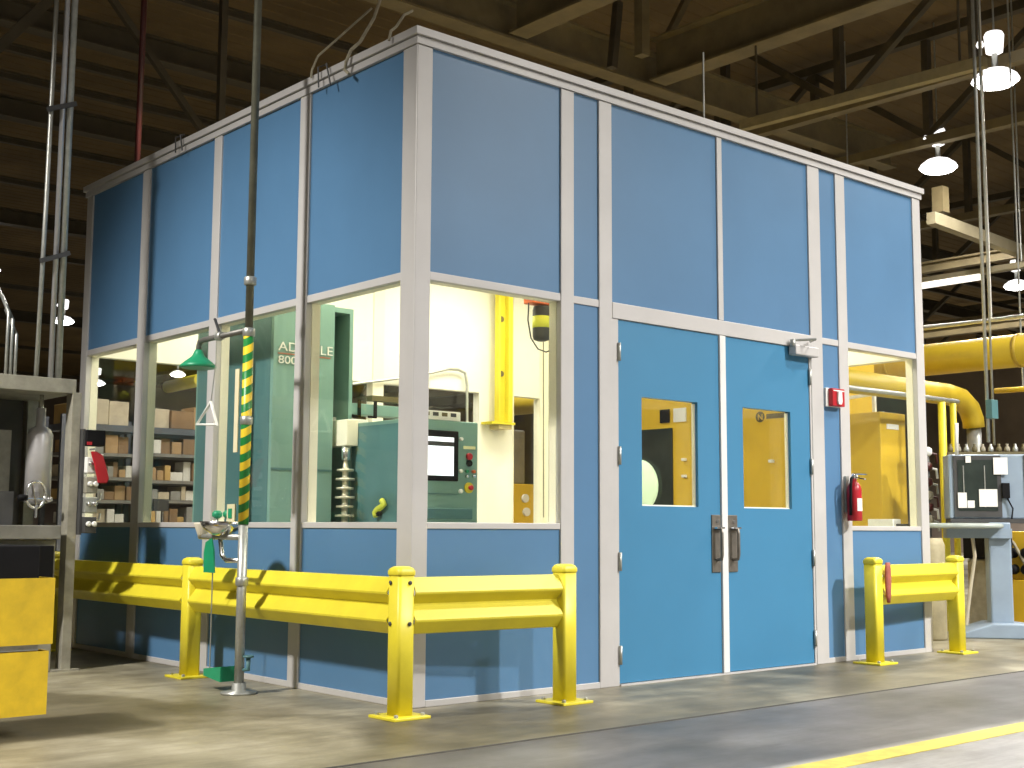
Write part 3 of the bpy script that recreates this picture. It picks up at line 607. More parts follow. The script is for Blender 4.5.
for zz, tl, lb in ((3.75, 0.02, 'upper'), (2.72, -0.03, 'lower')):
    tag(MB().bar((-0.935, 2.87, zz - 0.06), (-0.745, 2.87, zz + 0.02), 0.03, 0.03).build('clamp_bar', M['darkgrey']), lb + ' dark clamp bar tying the vertical conduits together', 'clamp')
# valve stack
vs = thing('valve_stack', (-0.6, 2.73, 0.87), 'stack of grey pneumatic valves with white knobs on the press post', 'valve')
MB().box(-0.651, 2.74, 0.87, -0.635, 2.86, 1.56).build('mounting_strip', M['darkgrey'], vs)
MB().box(-0.634, 2.72, 1.45, -0.505, 2.80, 1.555).build('relay_box', M['black'], vs, 0.006)
MB().box(-0.632, 2.712, 1.455, -0.60, 2.719, 1.475).build('relay_mark', M['red'], vs)
MB().bar((-0.605, 2.725, 1.425), (-0.605, 2.645, 1.425), 0.012).build('hook', M['galv'], vs)
zz = 0.88
for k in range(4):
    h_ = 0.105
    b = MB().box(-0.634, 2.70, zz, -0.552, 2.80, zz + h_).build('valve_body', (M['darkgrey'], M['galv'], M['framegrey'], M['paper'])[k], vs, 0.006)
    for sxx in (-0.61, -0.572):
        MB().lathe([(0.016, 0), (0.018, 0.012), (0.010, 0.02)], (sxx, 2.70, zz + 0.06), (0, -1, 0), 12).build('knob', M['paper'] if (k % 2 == 0) else M['chrome'], b)
    MB().tube([(-0.552, 2.75, zz + 0.08), (-0.52, 2.74, zz + 0.09), (-0.515, 2.74, zz + 0.13)], 0.008, 8).build('hose_fitting', M['paper'], b)
    zz += 0.13
tag(MB().rings([[(x_ - w_, 2.672, z_), (x_ + w_, 2.672, z_), (x_ + w_ * .9, 2.657, z_), (x_ - w_ * .9, 2.657, z_)] for x_, w_, z_ in ((-0.605, 0.022, 1.41), (-0.58, 0.04, 1.385), (-0.555, 0.042, 1.31), (-0.535, 0.042, 1.235), (-0.54, 0.032, 1.205))]).build('red_rag', M['red'], bevel=0.006), 'red cloth hanging from the valve stack beside the left window', 'cloth')

# yellow bins in the left foreground
bx0, by0 = -2.25, 0.32
b1 = thing('parts_bin', (-2.0, 0.6, 0.1), 'lower of the two worn yellow steel bins at the left edge', 'bin')
MB().box(-2.6, by0, 0.095, -1.763, by0 + 0.55, 0.11).box(-2.6, by0, 0.11, -1.763, by0 + 0.012, 0.372).box(-2.6, by0 + 0.538, 0.11, -1.763, by0 + 0.55, 0.372).box(-1.775, by0 + 0.012, 0.11, -1.763, by0 + 0.538, 0.372).box(-2.6, by0 + 0.012, 0.11, -2.588, by0 + 0.538, 0.372).build('shell', M['bin'], b1)
MB().box(-2.6, by0 + 0.02, 0.0, -1.96, by0 + 0.10, 0.094).build('skid', M['black'], b1)
MB().box(-2.6, by0 + 0.42, 0.0, -1.96, by0 + 0.50, 0.094).build('skid', M['black'], b1)
b2 = thing('parts_bin', (-2.0, 0.6, 0.4), 'upper worn yellow steel bin stacked on the lower bin at the left edge', 'bin')
MB().box(-2.6, by0, 0.402, -1.748, by0 + 0.55, 0.415).box(-2.6, by0, 0.415, -1.748, by0 + 0.012, 0.694).box(-2.6, by0 + 0.538, 0.415, -1.748, by0 + 0.55, 0.694).box(-1.76, by0 + 0.012, 0.415, -1.748, by0 + 0.538, 0.694).box(-2.6, by0 + 0.012, 0.415, -2.588, by0 + 0.538, 0.694).build('shell', M['bin'], b2)
for ya in (0.03, 0.49): MB().box(-2.59, by0 + ya, 0.3735, -1.80, by0 + ya + 0.03, 0.401).build('stacking_runner', M['galv'], b2)
tag(MB().box(-2.58, by0 + 0.03, 0.4165, -1.81, by0 + 0.52, 0.838).build('motor_box', M['black'], bevel=0.006), 'black box standing inside the upper yellow bin at the left edge', 'box')

# ------------------------------------------------------------------ storage racks behind the enclosure
ords = ['first', 'second', 'third', 'fourth', 'fifth', 'sixth', 'seventh', 'eighth', 'ninth', 'tenth', 'eleventh', 'twelfth', 'thirteenth', 'fourteenth']
def rack(x0, x1, y0, y1, levels, side, seedv):
    rnd = random.Random(seedv)
    t = thing('storage_rack', ((x0 + x1) / 2, (y0 + y1) / 2, 0), side + ' slate storage rack of cartons seen through the far left windows', 'rack')
    for xx in (x0, x1 - 0.05):
        for yy in (y0, y1 - 0.05):
            MB().box(xx, yy, 0, xx + 0.05, yy + 0.05, 2.12).build('upright', M['rackblue'], t)
    for k, z in enumerate(levels):
        MB().box(x0 + 0.051, y0 + 0.002, z - (0.07 if k == 0 else 0.035), x1 - 0.051, y1 - 0.002, z).build('shelf', M['rackblue'] if k == 0 else M['rackshelf'], t)
    for k, z in enumerate(levels):
        top = 0.30 if k == 0 else levels[k - 1] - (0.07 if k == 1 else 0.035) - z - 0.02
        x = x0 + 0.07; n = 0
        while x < x1 - 0.14:
            w_ = rnd.uniform(0.05, 0.15) if k else rnd.uniform(0.16, 0.30)
            if x + w_ > x1 - 0.06: break
            h_ = top * rnd.uniform(0.4, 0.98); ci = rnd.choice([0, 0, 1, 2, 3, 3, 4, 4, 5, 5]) if k else rnd.choice([0, 1, 1, 2, 3])
            d_ = rnd.uniform(0.2, 0.4); yy = y0 + rnd.uniform(0.01, 0.06)
            b = MB().box(x, yy, z + 0.002, x + w_, yy + d_, z + h_).build('carton', M['card'][ci], None, 0.004)
            tag(b, '%s carton, %s from left on the %s of the %s rack' % (CARDN[ci], ords[n], 'rack top' if k == 0 else ords[k] + ' shelf down', side), 'carton', 'cartons on the storage racks')
            x += w_ + rnd.uniform(0.006, 0.02); n += 1
rack(1.28, 2.20, 8.0, 8.55, [2.03, 1.72, 1.46, 1.21, 0.96, 0.55], 'left', 3)
rack(2.24, 3.20, 8.0, 8.55, [2.03, 1.74, 1.44, 1.22, 0.94, 0.55], 'right', 11)
sgn = thing('stand_sign', (2.42, 7.6, 0), 'dark square board on a thin stand before the right rack', 'sign')
MB().box(2.168, 7.6, 1.093, 2.343, 7.63, 1.223).build('board', M['darkgrey'], sgn)
MB().tube([(2.275, 7.62, 0.02), (2.275, 7.62, 1.094)], 0.012, 8).lathe([(0.12, 0), (0.12, 0.02)], (2.275, 7.62, 0), n=16).build('stand', M['darkgrey'], sgn)

# brown crates behind the back window
for k, (xx, yy, w_, h_, ci) in enumerate(((5.2, 7.2, 0.55, 2.15, 3), (5.85, 7.2, 0.5, 2.22, 0))):
    MBo = MB().box(xx, yy, 0, xx + w_, yy + 0.6, 2.0 if k else 1.95).build('crate', M['card'][ci], bevel=0.01)
    tag(MBo, ('left', 'right')[k] + ' tall brown crate outside behind the back window', 'crate')
# crane tube seen through the second window
tag(MB().tube([(4.413, 12.0, 2.964), (4.409, 11.0, 2.983)], 0.09, 16).build('crane_beam', M['yellow']), 'yellow overhead tube hanging beyond the far left windows', 'tube')

# ------------------------------------------------------------------ yellow machines to the right of the enclosure
mc = thing('machining_centre', (7.2, 3.2, 0), 'large yellow machine housing standing beyond the right enclosure wall', 'machine')
MB().box(6.5, 1.39, 0, 6.93, 2.25, 2.04).build('cabinet', M['amber'], mc, 0.01)
MB().box(6.5, 2.25, 0, 7.75, 5.6, 2.75).build('housing', M['amber'], mc, 0.015)
MB().box(6.490, 4.00, 1.0, 6.502, 4.62, 2.03).build('guard_window', M['smoke'], mc)
MB().lathe([(0.02, 0), (0.27, 0.01), (0.30, 0.03), (0.27, 0.05), (0.0, 0.055)], (6.488, 4.48, 1.40), (-1, 0, 0), 32).build('lamp_disc', mat('lit_green_white', (0.65, 0.8, 0.55), 0.4, var=0.1, emit=(0.75, 0.95, 0.6), estr=0.45), mc)  # round lamp inside the machine, emission added to brighten it
for a, b, m in ((4.04, 4.18, M['black']), (3.80, 3.98, M['paper'])):
    MB().box(6.488, a, 2.09, 6.502, b, 2.24).build('notice', m, mc)
for yy, zz in ((3.80, 1.66), (3.80, 1.48), (2.63, 1.6)):
    MB().box(6.46, yy, zz, 6.5, yy + 0.05, zz + 0.03).build('latch', M['paper'], mc, 0.004)
lg = MB().lathe([(0.055, 0), (0.055, 0.006)], (6.499, 2.80, 2.075), (-1, 0, 0), 24).build('logo_disc', M['brown'], mc)
text('logo_letter', 'N', 0.09, (6.492, 2.83, 2.043), (0, -1, 0), M['amber'], lg)
MB().box(6.495, 2.50, 2.05, 6.502, 2.72, 2.10).build('logo_bar', M['brown'], mc)
MB().box(6.6, 1.384, 1.88, 6.8, 1.392, 1.93).build('name_plate', M['paper'], mc)
tag(MB().bar((6.7, 1.876, 2.217), (6.7, 1.581, 2.234), 0.03).bar((6.7, 1.581, 2.234), (6.7, 1.581, 2.0405), 0.03).build('pipe_bracket', M['paper']), 'white angled bracket above the yellow cabinet behind the right window', 'bracket')
gm = thing('gauge_machine', (6.2, 6.2, 0), 'smaller yellow machine with round gauges behind the narrow back window', 'machine')
MB().box(5.85, 6.0, 0, 6.6, 6.6, 1.45).build('body', M['amber'], gm, 0.01)
MB().box(5.9, 6.1, 1.45, 6.2, 6.5, 2.1).build('grey_head', M['machgrey'], gm, 0.02)
for u, v in ((6.10, 1.28), (6.12, 1.12)): MB().lathe([(0.05, 0), (0.05, 0.03)], (u, 6.0, v), (0, -1, 0), 20).build('gauge', M['paper'], gm)

# ducts and pipes
du = thing('air_duct', (8, 2, 2.5), 'fat horizontal yellow air duct running past the right end of the enclosure', 'duct')
MB().tube([(8.0, -3.0, 2.70), (8.0, 9.0, 2.70)], 0.165, 28).build('duct_run', M['duct'], du)
for y in (-0.35, 0.75, 2.2, 4.2): MB().lathe([(0.172, -0.02), (0.172, 0.02)], (8.0, y, 2.70), (0, 1, 0), 28).build('duct_seam', mat('worn_duct', (0.45, 0.31, 0.03), 0.5, var=0.2), du)
MB().tube([(7.95, -3.0, 3.03), (7.95, 9.0, 3.03)], 0.02, 8).build('top_pipe', M['galv'], du)
for y in (-0.36, -2.6): MB().tube([(8.0, y, 2.865), (8.0, y, 8.69)], 0.012, 8).build('hanger_rod', M['galv'], du)
y2 = 1.2
d2 = thing('bent_duct', (7.2, y2, 1.8), 'yellow duct with a downward elbow below the fat air duct', 'duct')
zc = 2.25
MB().tube([(5.15, y2, zc), (7.40, y2, zc), (7.62, y2, zc - 0.025), (7.78, y2, zc - 0.11), (7.85, y2, zc - 0.22), (7.86, y2, zc - 0.30)], 0.105, 24).build('duct_run', M['duct'], d2)
MB().tube([(7.86, y2, zc - 0.30), (7.86, y2, 0.0)], 0.07, 20).build('flexible_hose', M['galv'], d2)
for xx, lb in ((6.93, 'left'), (7.13, 'right')):
    riser('vertical_pipe', [(xx, 1.0, 0.0), (xx, 1.0, 2.13)], 0.036 if lb == 'left' else 0.030, lb + ' of the two yellow vertical pipes beside the grey control cabinet', M['yellow'])
riser('cross_pipe', [(5.2, 1.0, 2.155), (7.22, 1.0, 2.155)], 0.022, 'thin pale pipe lying across the tops of the yellow vertical pipes', M['galv'])
for k, (xx, lb) in enumerate(((6.02, 'left'), (6.30, 'right'))):
    pass
cdx, cdy = 6.805, 0.473
tcd = thing('conduit', (cdx, cdy, 1.72), 'left of the two tall grey conduits, carrying a small teal junction box', 'pipe')
MB().tube([(cdx, cdy, 1.72), (cdx, cdy, 8.69)], 0.016, 12).build('pipe_run', M['galv'], tcd)
tag(MB().box(cdx - 0.055, cdy - 0.075, 1.93, cdx + 0.055, cdy - 0.012, 2.10).build('junction_box', M['tealdark'], tcd, 0.004), 'small teal junction box')
riser('conduit', [(7.217, 0.642, 1.72), (7.217, 0.642, 8.69)], 0.011, 'right thinner tall grey conduit dropping to the blue grey machine')
for pa, pb, rr, m_, lb in (((10.0, 3.128, 3.412), (10.0, 1.529, 3.372), 0.022, M['paper'], 'white horizontal pipe above the fat yellow air duct'), ((9.0, 1.572, 2.433), (9.0, 1.066, 2.426), 0.03, M['duct'], 'short tan horizontal pipe right of the tall conduits')):
    op = thing('overhead_pipe', pa, lb, 'pipe')
    MB().tube([pa, pb], rr, 12).build('pipe_run', m_, op)
    hp_ = Vector(pa).lerp(Vector(pb), 0.63)
    MB().tube([hp_ + Vector((0, 0, rr)), (hp_.x, hp_.y, 8.69)], 0.010, 8).build('hanger_rod', m_ if rr < 0.025 else M['galv'], op)

# blue grey operator station, turned towards the aisle
PX, PY = 6.693, 0.363
og = thing('operator_station', (PX, PY, 0), 'blue grey machine control station with dark window on a pedestal', 'machine')
def ob(x0, y0, z0, x1, y1, z1): return MB().box(PX + x0, PY + y0, z0, PX + x1, PY + y1, z1)
ob(-0.40, -0.02, 1.03, 0.62, 0.26, 1.60).build('cabinet', M['bluegrey'], og, 0.012)
ob(-0.36, -0.031, 1.045, 0.045, -0.021, 1.588).build('window_frame', M['darkgrey'], og)
ob(-0.325, -0.036, 1.10, 0.01, -0.0315, 1.55).build('guard_window', M['smoke'], og)
for xx in (-0.28, -0.10): ob(xx, -0.042, 1.13, xx + 0.008, -0.0365, 1.50).build('guard_bar', M['galv'], og)
for x0, x1, z0, z1 in ((-0.33, -0.255, 1.125, 1.26), (-0.25, -0.19, 1.125, 1.19), (-0.15, 0.005, 1.135, 1.29), (-0.02, 0.10, 1.42, 1.57), (-0.255, -0.21, 1.525, 1.585)):
    ob(x0, -0.046, z0, x1, -0.0425, z1).build('paper_note', M['paper'], og)
ob(0.045, -0.06, 1.21, 0.11, -0.021, 1.345).build('switch_box', M['black'], og, 0.004)
ob(0.24, -0.03, 1.03, 0.30, -0.021, 1.59).build('door_edge', M['darkgrey'], og)
MB().tube([(PX + 0.09, PY - 0.04, 1.21), (PX + 0.13, PY - 0.05, 1.12), (PX + 0.12, PY - 0.04, 1.03)], 0.007, 8).build('switch_cable', M['black'], og)
tab = []
for zz_, s_ in ((0.945, 0.96), (0.955, 1.0), (0.972, 1.0), (0.985, 0.95), (0.99, 0.8)):
    tab.append([(PX - 0.36 + 0.38 * s_ * math.copysign(abs(math.cos(a)) ** 0.8, math.cos(a)), PY - 0.16 + 0.20 * s_ * math.copysign(abs(math.sin(a)) ** 0.8, math.sin(a)), zz_) for a in [2 * PI * k / 36 for k in range(36)]])
MB().rings(tab).build('table_top', mat('pale_green_grey', (0.32, 0.36, 0.33), 0.35, var=0.1), og)
ob(-0.45, -0.12, 0.86, 0.10, 0.05, 0.944).build('table_bracket', M['bluegrey'], og)
ob(-0.40, -0.05, 0.991, 0.40, 0.20, 1.029).build('cabinet_base', M['darkgrey'], og)
ob(-0.085, -0.06, 0.10, 0.105, 0.14, 1.0).build('pedestal', M['bluegrey'], og, 0.015)
MB().prism([(-0.36, 0.0), (0.34, 0.0), (0.34, 0.10), (0.12, 0.125), (-0.10, 0.125), (-0.34, 0.05)], (PX, PY - 0.22, 0.001), (1, 0, 0), (0, 0, 1), (0, 1, 0), 0.5).build('foot', M['bluegrey'], og, 0.01)
MB().tube([(PX - 0.21, PY + 0.0, 0.87), (PX - 0.20, PY - 0.02, 0.70), (PX - 0.25, PY - 0.02, 0.40), (PX - 0.29, PY, 0.10)], 0.016, 8).build('drain_hose', mat('pale_hose', (0.5, 0.45, 0.33), 0.6, var=0.1), og)
og.rotation_euler = (0, 0, -0.87)
rnd = random.Random(5)
mf = thing('pipe_manifold', (PX, PY, 1.6015), 'row of small brass and grey valves along the top of the control station', 'manifold')
ob(-0.38, 0.10, 1.6025, 0.6, 0.16, 1.63).build('manifold_bar', M['brown'], mf)
for k in range(14):
    MB().lathe([(0.018, 0), (0.026, 0.015), (0.022, 0.04), (0.010, 0.055), (0.014, 0.072)], (PX - 0.35 + k * 0.07, PY + 0.13, 1.63), n=12).build('valve', (M['brown'], M['rope'], M['galv'])[k % 3], mf)
mf.rotation_euler = (0, 0, -0.87)
riser('steel_rod', [(6.405, 0.563, 1.591), (6.383, 0.54, 1.873)], 0.016, 'short white capped rod standing on the control station', M['paper'], 'rod')
# engine-like yellow unit right of the pedestal, dark box and pale cylinder under the table
ex, ey_ = 8.132, 0.983
eg = thing('hydraulic_unit', (ex, ey_, 0), 'yellow hydraulic unit with black fittings right of the blue grey pedestal', 'machine')
MB().box(ex - 0.15, ey_ - 0.4, 0.0, ex + 0.5, ey_ + 0.2, 0.45).box(ex - 0.1, ey_ - 0.3, 0.452, ex + 0.5, ey_ + 0.2, 0.92).build('body', M['amber'], eg, 0.01)
for k in range(6):
    MB().lathe([(0.05, 0), (0.05, 0.05), (0.03, 0.08)], (ex - 0.101, ey_ + 0.06 - 0.13 * (k % 3), 0.55 + 0.16 * (k // 3)), (-1, 0, 0), 14).build('fitting', M['black'], eg)
MB().tube([(ex - 0.1, ey_ + 0.1, 0.85), (ex - 0.18, ey_ + 0.0, 0.92), (ex - 0.2, ey_ - 0.12, 0.80), (ex - 0.14, ey_ - 0.2, 0.6)], 0.016, 8).build('hose', M['rope'], eg)
tx, ty = 7.601, 1.183
tag(MB().box(tx - 0.2, ty - 0.4, 0.66, tx + 0.16, ty - 0.08, 0.92).build('dark_tank', M['black'], bevel=0.01), 'black box under the oval table of the control station', 'box')
tag(MB().box(tx - 0.17, ty - 0.38, 0.0, tx + 0.14, ty - 0.1, 0.659).build('steel_stand', M['framegrey'], bevel=0.02), 'grey stand carrying the black box under the oval table', 'stand')
dx_, dy_ = 5.959, 0.595
tag(MB().lathe([(0.12, 0), (0.13, 0.02), (0.13, 0.80), (0.11, 0.86)], (dx_, dy_, 0), n=28).build('drum', mat('dirty_cream', (0.32, 0.28, 0.17), 0.6, var=0.25, scale=6)), 'dirty cream drum between the enclosure end and the guard rail post', 'drum')
vx, vy = 6.547, 0.951
mv = thing('valve_tree', (vx, vy, 0), 'red and grey valve assembly beside the enclosure right edge', 'valve')
MB().tube([(vx, vy, 0), (vx, vy, 1.66)], 0.03, 12).build('stem', M['darkgrey'], mv)
for k, (z_, m) in enumerate(((1.02, M['rope']), (1.13, M['redpipe']), (1.24, M['rope']), (1.36, M['redpipe']), (1.50, M['redpipe']), (1.64, M['paper']))):
    MB().lathe([(0.03, -0.04), (0.055, -0.02), (0.055, 0.03), (0.03, 0.045)], (vx, vy, z_), n=14).build('valve_body', m, mv)
    MB().tube([(vx, vy, z_), (vx + 0.07, vy - 0.06, z_ - 0.02), (vx + 0.1, vy - 0.05, z_ - 0.10)], 0.012, 8).build('valve_hose', (M['galv'], M['paper'], M['redpipe'])[k % 3], mv)

# ------------------------------------------------------------------ roof steel
def ibeam(name, a, b, h, w, m, label, cat='roof beam', group=None):
    a, b = Vector(a), Vector(b); t = (b - a).normalized(); s = Vector((-t.y, t.x, 0)); f = 0.03
    poly = [(-w/2, 0), (w/2, 0), (w/2, f), (0.02, f), (0.02, h - f), (w/2, h - f), (w/2, h), (-w/2, h), (-w/2, h - f), (-0.02, h - f), (-0.02, f), (-w/2, f)]
    return tag(MB().prism(poly, a, s, (0, 0, 1), t, (b - a).length).build(name, m), label, cat, group)
ibeam('roof_girder', (8.6, -10, 7.0), (8.6, 6.1, 7.0), 0.6, 0.32, M['steel_mid'], 'deep tan roof girder above the double doors, running to the upper right')
ibeam('roof_girder', (6.05, -10, 7.0), (6.05, 6.1, 7.0), 0.55, 0.30, M['steel_mid'], 'tan roof girder above the front left window, parallel to the deep one')
ibeam('roof_girder', (3.0, 6.25, 6.95), (14.5, 6.25, 6.95), 0.5, 0.26, M['steel_mid'], 'tan cross girder just above the roof trim, ending both long girders')
cr = thing('crane_rail', (8.5, 2.768, 5.959), 'pale beige beam slung low between the girder and the upper lamp', 'roof beam')
MB().bar((8.5, 4.574, 6.01), (8.5, 1.276, 5.926), 0.11, 0.12).build('rail_profile', mat('dull_beige_steel', (0.24, 0.20, 0.11), 0.7, var=0.15), cr)
for pt in ((8.5, 4.336, 6.03), (8.5, 1.567, 5.952)): MB().tube([(pt[0], pt[1], pt[2] + 0.07), (pt[0], pt[1], 6.995)], 0.015, 8).build('hanger_rod', M['steel_dark'], cr)
def truss_y(X, y0, y1, zb, zt, step, label, heavy=1.0, m=None):
    m = m or M['steel_dark']
    t = thing('roof_truss', (X, (y0 + y1) / 2, zb), label, 'roof truss')
    MB().box(X - 0.08, y0, zb, X + 0.08, y1, zb + 0.14 * heavy).build('bottom_chord', M['steel_mid'] if m is M['steel_dark'] else m, t)
    MB().box(X - 0.08, y0, zt - 0.14, X + 0.08, y1, zt).build('top_chord', m, t)
    y = y0 + 0.2; k = 0
    while y + step <= y1:
        MB().bar((X, y, zb + 0.14 * heavy), (X, y, zt - 0.14), 0.11, 0.11).build('web_post', m, t)
        a, b = ((y, zb + 0.14 * heavy), (y + step, zt - 0.14)) if k % 2 else ((y, zt - 0.14), (y + step, zb + 0.14 * heavy))
        MB().bar((X, a[0], a[1]), (X, b[0], b[1]), 0.10, 0.10).build('web_diagonal', m, t)
        y += step; k += 1
    return t
names = ['nearest', 'second', 'third', 'fourth', 'fifth', 'sixth']
for k, X in enumerate((10.9, 13.2, 18.0, 23.0, 29.0, 36.0)):
    truss_y(X, -9.8 if k < 3 else 0, 24 if k < 2 else 44, 6.75, 8.55, 2.05, names[k] + ' roof truss beyond the long girders, counting away from the enclosure')
# joists across the hall, parallel to the door wall
jy = [8.95, 10.85, 12.05, 13.2, 14.7, 16.4, 19.0, 22.0, 25.5, 30, 35, 42, 50]
for k, y in enumerate(jy):
    big = k in (1, 4, 7, 10)
    ibeam('roof_joist', (-6, y, 7.35 if big else 7.45), (44, y, 7.35 if big else 7.45), 0.34 if big else 0.12, 0.24 if big else 0.09, M['steel_dark'], 'dark steel roof joist beyond the enclosure, running parallel to the door wall', 'roof joist', 'roof joists parallel to the door wall')
ibeam('roof_joist', (-6, 7.3, 8.0), (5.9, 7.3, 8.0), 0.2, 0.16, M['steel_dark'], 'dark steel roof joist nearest above the left wall, parallel to door wall', 'roof joist')
tag(MB().bar((1.645, 8.2, 7.004), (2.935, 8.2, 5.573), 0.075).build('roof_brace', M['steel_dark']), 'dark diagonal roof brace above the left wall beside the red pipe', 'roof brace')
tag(MB().bar((1.141, 8.4, 6.864), (0.528, 8.4, 6.065), 0.11).build('roof_brace', M['steel_dark']), 'dark diagonal roof brace in the upper left picture corner', 'roof brace')
tag(MB().bar((2.5, 7.0, 4.2), (2.5, 7.0, 8.69), 0.075).build('roof_hanger', M['steel_dark']), 'dark vertical roof hanger behind the left wall, right of the red pipe', 'roof hanger')
tag(MB().bar((7.759, 5.6, 8.69), (7.759, 5.6, 7.033), 0.14).build('roof_hanger', M['steel_mid']), 'tan vertical roof hanger standing between the two long girders', 'roof hanger')
tag(MB().bar((7.626, 5.9, 7.822), (7.509, 5.9, 6.893), 0.10).build('roof_hanger', M['steel_dark']), 'black vertical roof hanger left of the tan hanger', 'roof hanger')
tag(MB().bar((9.135, 6.0, 8.369), (8.627, 6.0, 7.523), 0.09).build('roof_brace', M['steel_mid']), 'tan diagonal roof brace right of the tan hanger', 'roof brace')
tag(MB().tube([(1.56, 7.0, 4.6), (1.58, 7.0, 8.69)], 0.032, 12).build('sprinkler_pipe', M['redpipe']), 'dark red vertical pipe rising behind the left enclosure wall', 'pipe')
tag(MB().tube([(3.552, 1.0, 4.106), (3.552, 1.0, 4.692)], 0.008, 6).build('hanger_wire', M['galv']), 'thin pale wire hanging to the roof trim above the doors', 'wire')
ct = thing('cable_trunking', (10.996, 3.45, 5.025), 'beige cable trunking with cut end below the middle lamp at right', 'trunking')
MB().bar((10.996, 3.45, 5.025), (14.563, 3.45, 4.878), 0.13, 0.16).build('channel', M['steel_light'], ct)
MB().bar((11.247, 3.45, 5.135), (11.247, 3.45, 5.48), 0.16, 0.16).build('end_box', M['steel_mid'], ct)
fl = thing('fluorescent_light', (12.9, 4.2, 4.6), 'long lit fluorescent strip light right of the enclosure', 'light')
MB().box(12.84, 2.6, 4.58, 12.96, 6.4, 4.66).build('housing', M['steel_light'], fl)
MB().box(12.82, 3.8, 4.51, 12.96, 6.4, 4.579).build('tube', M['tube'], fl)
for y in (3.2, 6.0): MB().tube([(12.9, y, 4.68), (12.9, y, 8.69)], 0.012, 8).build('hanger', M['galv'], fl)
for k, (X, z) in enumerate(((15.0, 5.2), (15.0, 4.1), (20.0, 4.4))):
    ibeam('pipe_rack_beam', (X, -4, z), (X, 24, z), 0.18, 0.14, M['steel_mid'] if k < 2 else M['steel_dark'], ('upper tan horizontal beam behind the trunking at right', 'lower tan horizontal beam behind the strip light at right', 'dim distant beam far behind the strip light at right')[k])

# high bay lamps
def high_bay(loc, label, hang=True):
    t = thing('high_bay_lamp', loc, label, 'lamp', 'high bay lamps under the roof')
    x, y, z = loc
    MB().lathe([(0.05, 0.62), (0.10, 0.61), (0.12, 0.57), (0.10, 0.36), (0.06, 0.34)], (x, y, z), n=20).build('ballast_housing', M['lampdim'], t)
    MB().lathe([(0.035, 0.34), (0.04, 0.16), (0.06, 0.14)], (x, y, z), n=14).build('neck', M['galv'], t)
    MB().lathe([(0.05, 0.16), (0.17, 0.12), (0.26, 0.05), (0.285, 0.0), (0.275, 0.0), (0.25, 0.045), (0.16, 0.11), (0.04, 0.15)], (x, y, z), n=32).build('reflector', M['lampdim'], t)
    MB().lathe([(0.27, 0.01), (0.272, -0.005), (0.22, -0.05), (0.10, -0.085), (0.01, -0.09)], (x, y, z), n=32).build('lens', M['lamp'], t)
    MB().tube([(x, y, z + 0.62), (x, y, 8.69)], 0.012, 8).build('hanger', M['galv'], t)
    MB().lathe([(0.03, 0), (0.05, 0.03), (0.03, 0.08)], (x - 0.12, y + 0.12, z + 0.42), n=12).build('cap', M['lampdim'], t)
    return t
LAMPS = [((10.37, 2.15, 6.4), 'largest brightest high bay lamp near the upper right picture corner', 1000),
         ((13.28, 4.65, 6.4), 'second brightest high bay lamp above the right end of the enclosure', 1000),
         ((23.66, 8.83, 6.5), 'high bay lamp at the right edge beside the strip light', 900),
         ((9.42, 28.83, 6.5), 'small high bay lamp left of the enclosure beside the conduits', 900),
         ((16.43, 42.96, 6.5), 'distant high bay lamp seen through the farthest left window', 700),
         ((17.39, 38.06, 6.5), 'distant high bay lamp seen through the second left window', 700),
         ((5.36, 22.95, 6.5), 'high bay lamp cut by the left picture edge', 700)]
for loc, lb, p in LAMPS: high_bay(loc, lb)

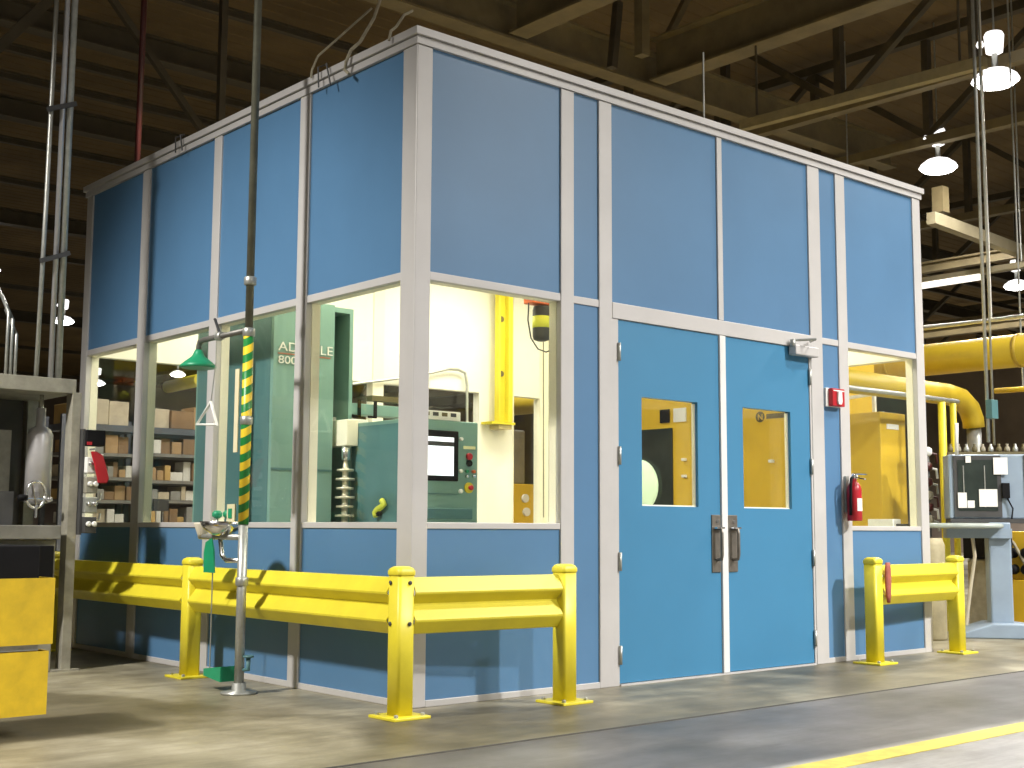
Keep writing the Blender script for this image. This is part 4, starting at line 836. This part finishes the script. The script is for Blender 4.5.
# ------------------------------------------------------------------ light
def spot(loc, power, col=(1, 0.96, 0.90), size=150, rad=0.22, name='lamp_or_fill_spot'):
    l = bpy.data.lights.new(name, 'SPOT'); l.energy = power; l.color = col; l.spot_size = math.radians(size); l.spot_blend = 0.6
    l.shadow_soft_size = rad
    o = bpy.data.objects.new(name, l); COL.objects.link(o); o.location = loc; return o
for loc, lb, p in LAMPS: spot((loc[0], loc[1], loc[2] - 0.12), p, rad=0.2)
spot((6.6, -7.4, 6.5), 4300, (1, 0.97, 0.94))
spot((0.5, -8.5, 6.5), 1500, (1, 0.97, 0.94))
spot((-4.0, 1.5, 6.3), 130, (1, 0.96, 0.88), size=128).data.spot_blend = 1.0
fl_ = spot((-5.6, 1.0, 6.0), 2500, (1, 0.96, 0.90), size=62, rad=0.3); fl_.data.spot_blend = 1.0      # added unseen flood; its narrow cone leaves the left wall's top darker
fl_.rotation_euler = (Vector((-0.2, 1.7, 0.1)) - Vector((-5.6, 1.0, 6.0))).to_track_quat('-Z', 'Y').to_euler()
spot((-4.5, -4.0, 6.5), 400, (1, 0.96, 0.88), size=100)
spot((8.5, -1.5, 6.0), 700); spot((7.0, 9.5, 6.4), 1200); spot((1.6, 6.0, 5.6), 520, size=140); spot((4.6, 6.4, 5.6), 400)  # unseen spots added to brighten racks, back windows and yellow machine
spot((20, 3, 6.4), 900); spot((15, 16, 6.4), 900); spot((28, 18, 6.4), 1500); spot((40, 17, 6.4), 4000); spot((33, 24, 6.4), 2500); spot((4.5, -3.6, 6.8), 800); spot((18, 50, 6.4), 1500); spot((11, 0.2, 6.0), 500)  # unseen spots, some added to brighten far walls and upper front panels
for x in (1.3, 3.6):
    for y in (1.2, 3.2):
        l = bpy.data.lights.new('panel_light', 'AREA'); l.shape = 'RECTANGLE'; l.size = 1.2; l.size_y = 0.6; l.energy = 31; l.color = (1.0, 0.95, 0.78)
        o = bpy.data.objects.new('panel_light', l); COL.objects.link(o); o.location = (x, y, ZT - 0.09)
w = bpy.data.worlds.new('world'); scn.world = w; w.use_nodes = True
bgn = w.node_tree.nodes['Background']; bgn.inputs[0].default_value = (1.0, 0.93, 0.82, 1); bgn.inputs[1].default_value = 0.16

scn.view_settings.view_transform = 'Standard'
scn.view_settings.look = 'None'
scn.view_settings.exposure = 0.38
scn.cycles.use_denoising = True
scn.cycles.max_bounces = 8
scn.cycles.transparent_max_bounces = 16
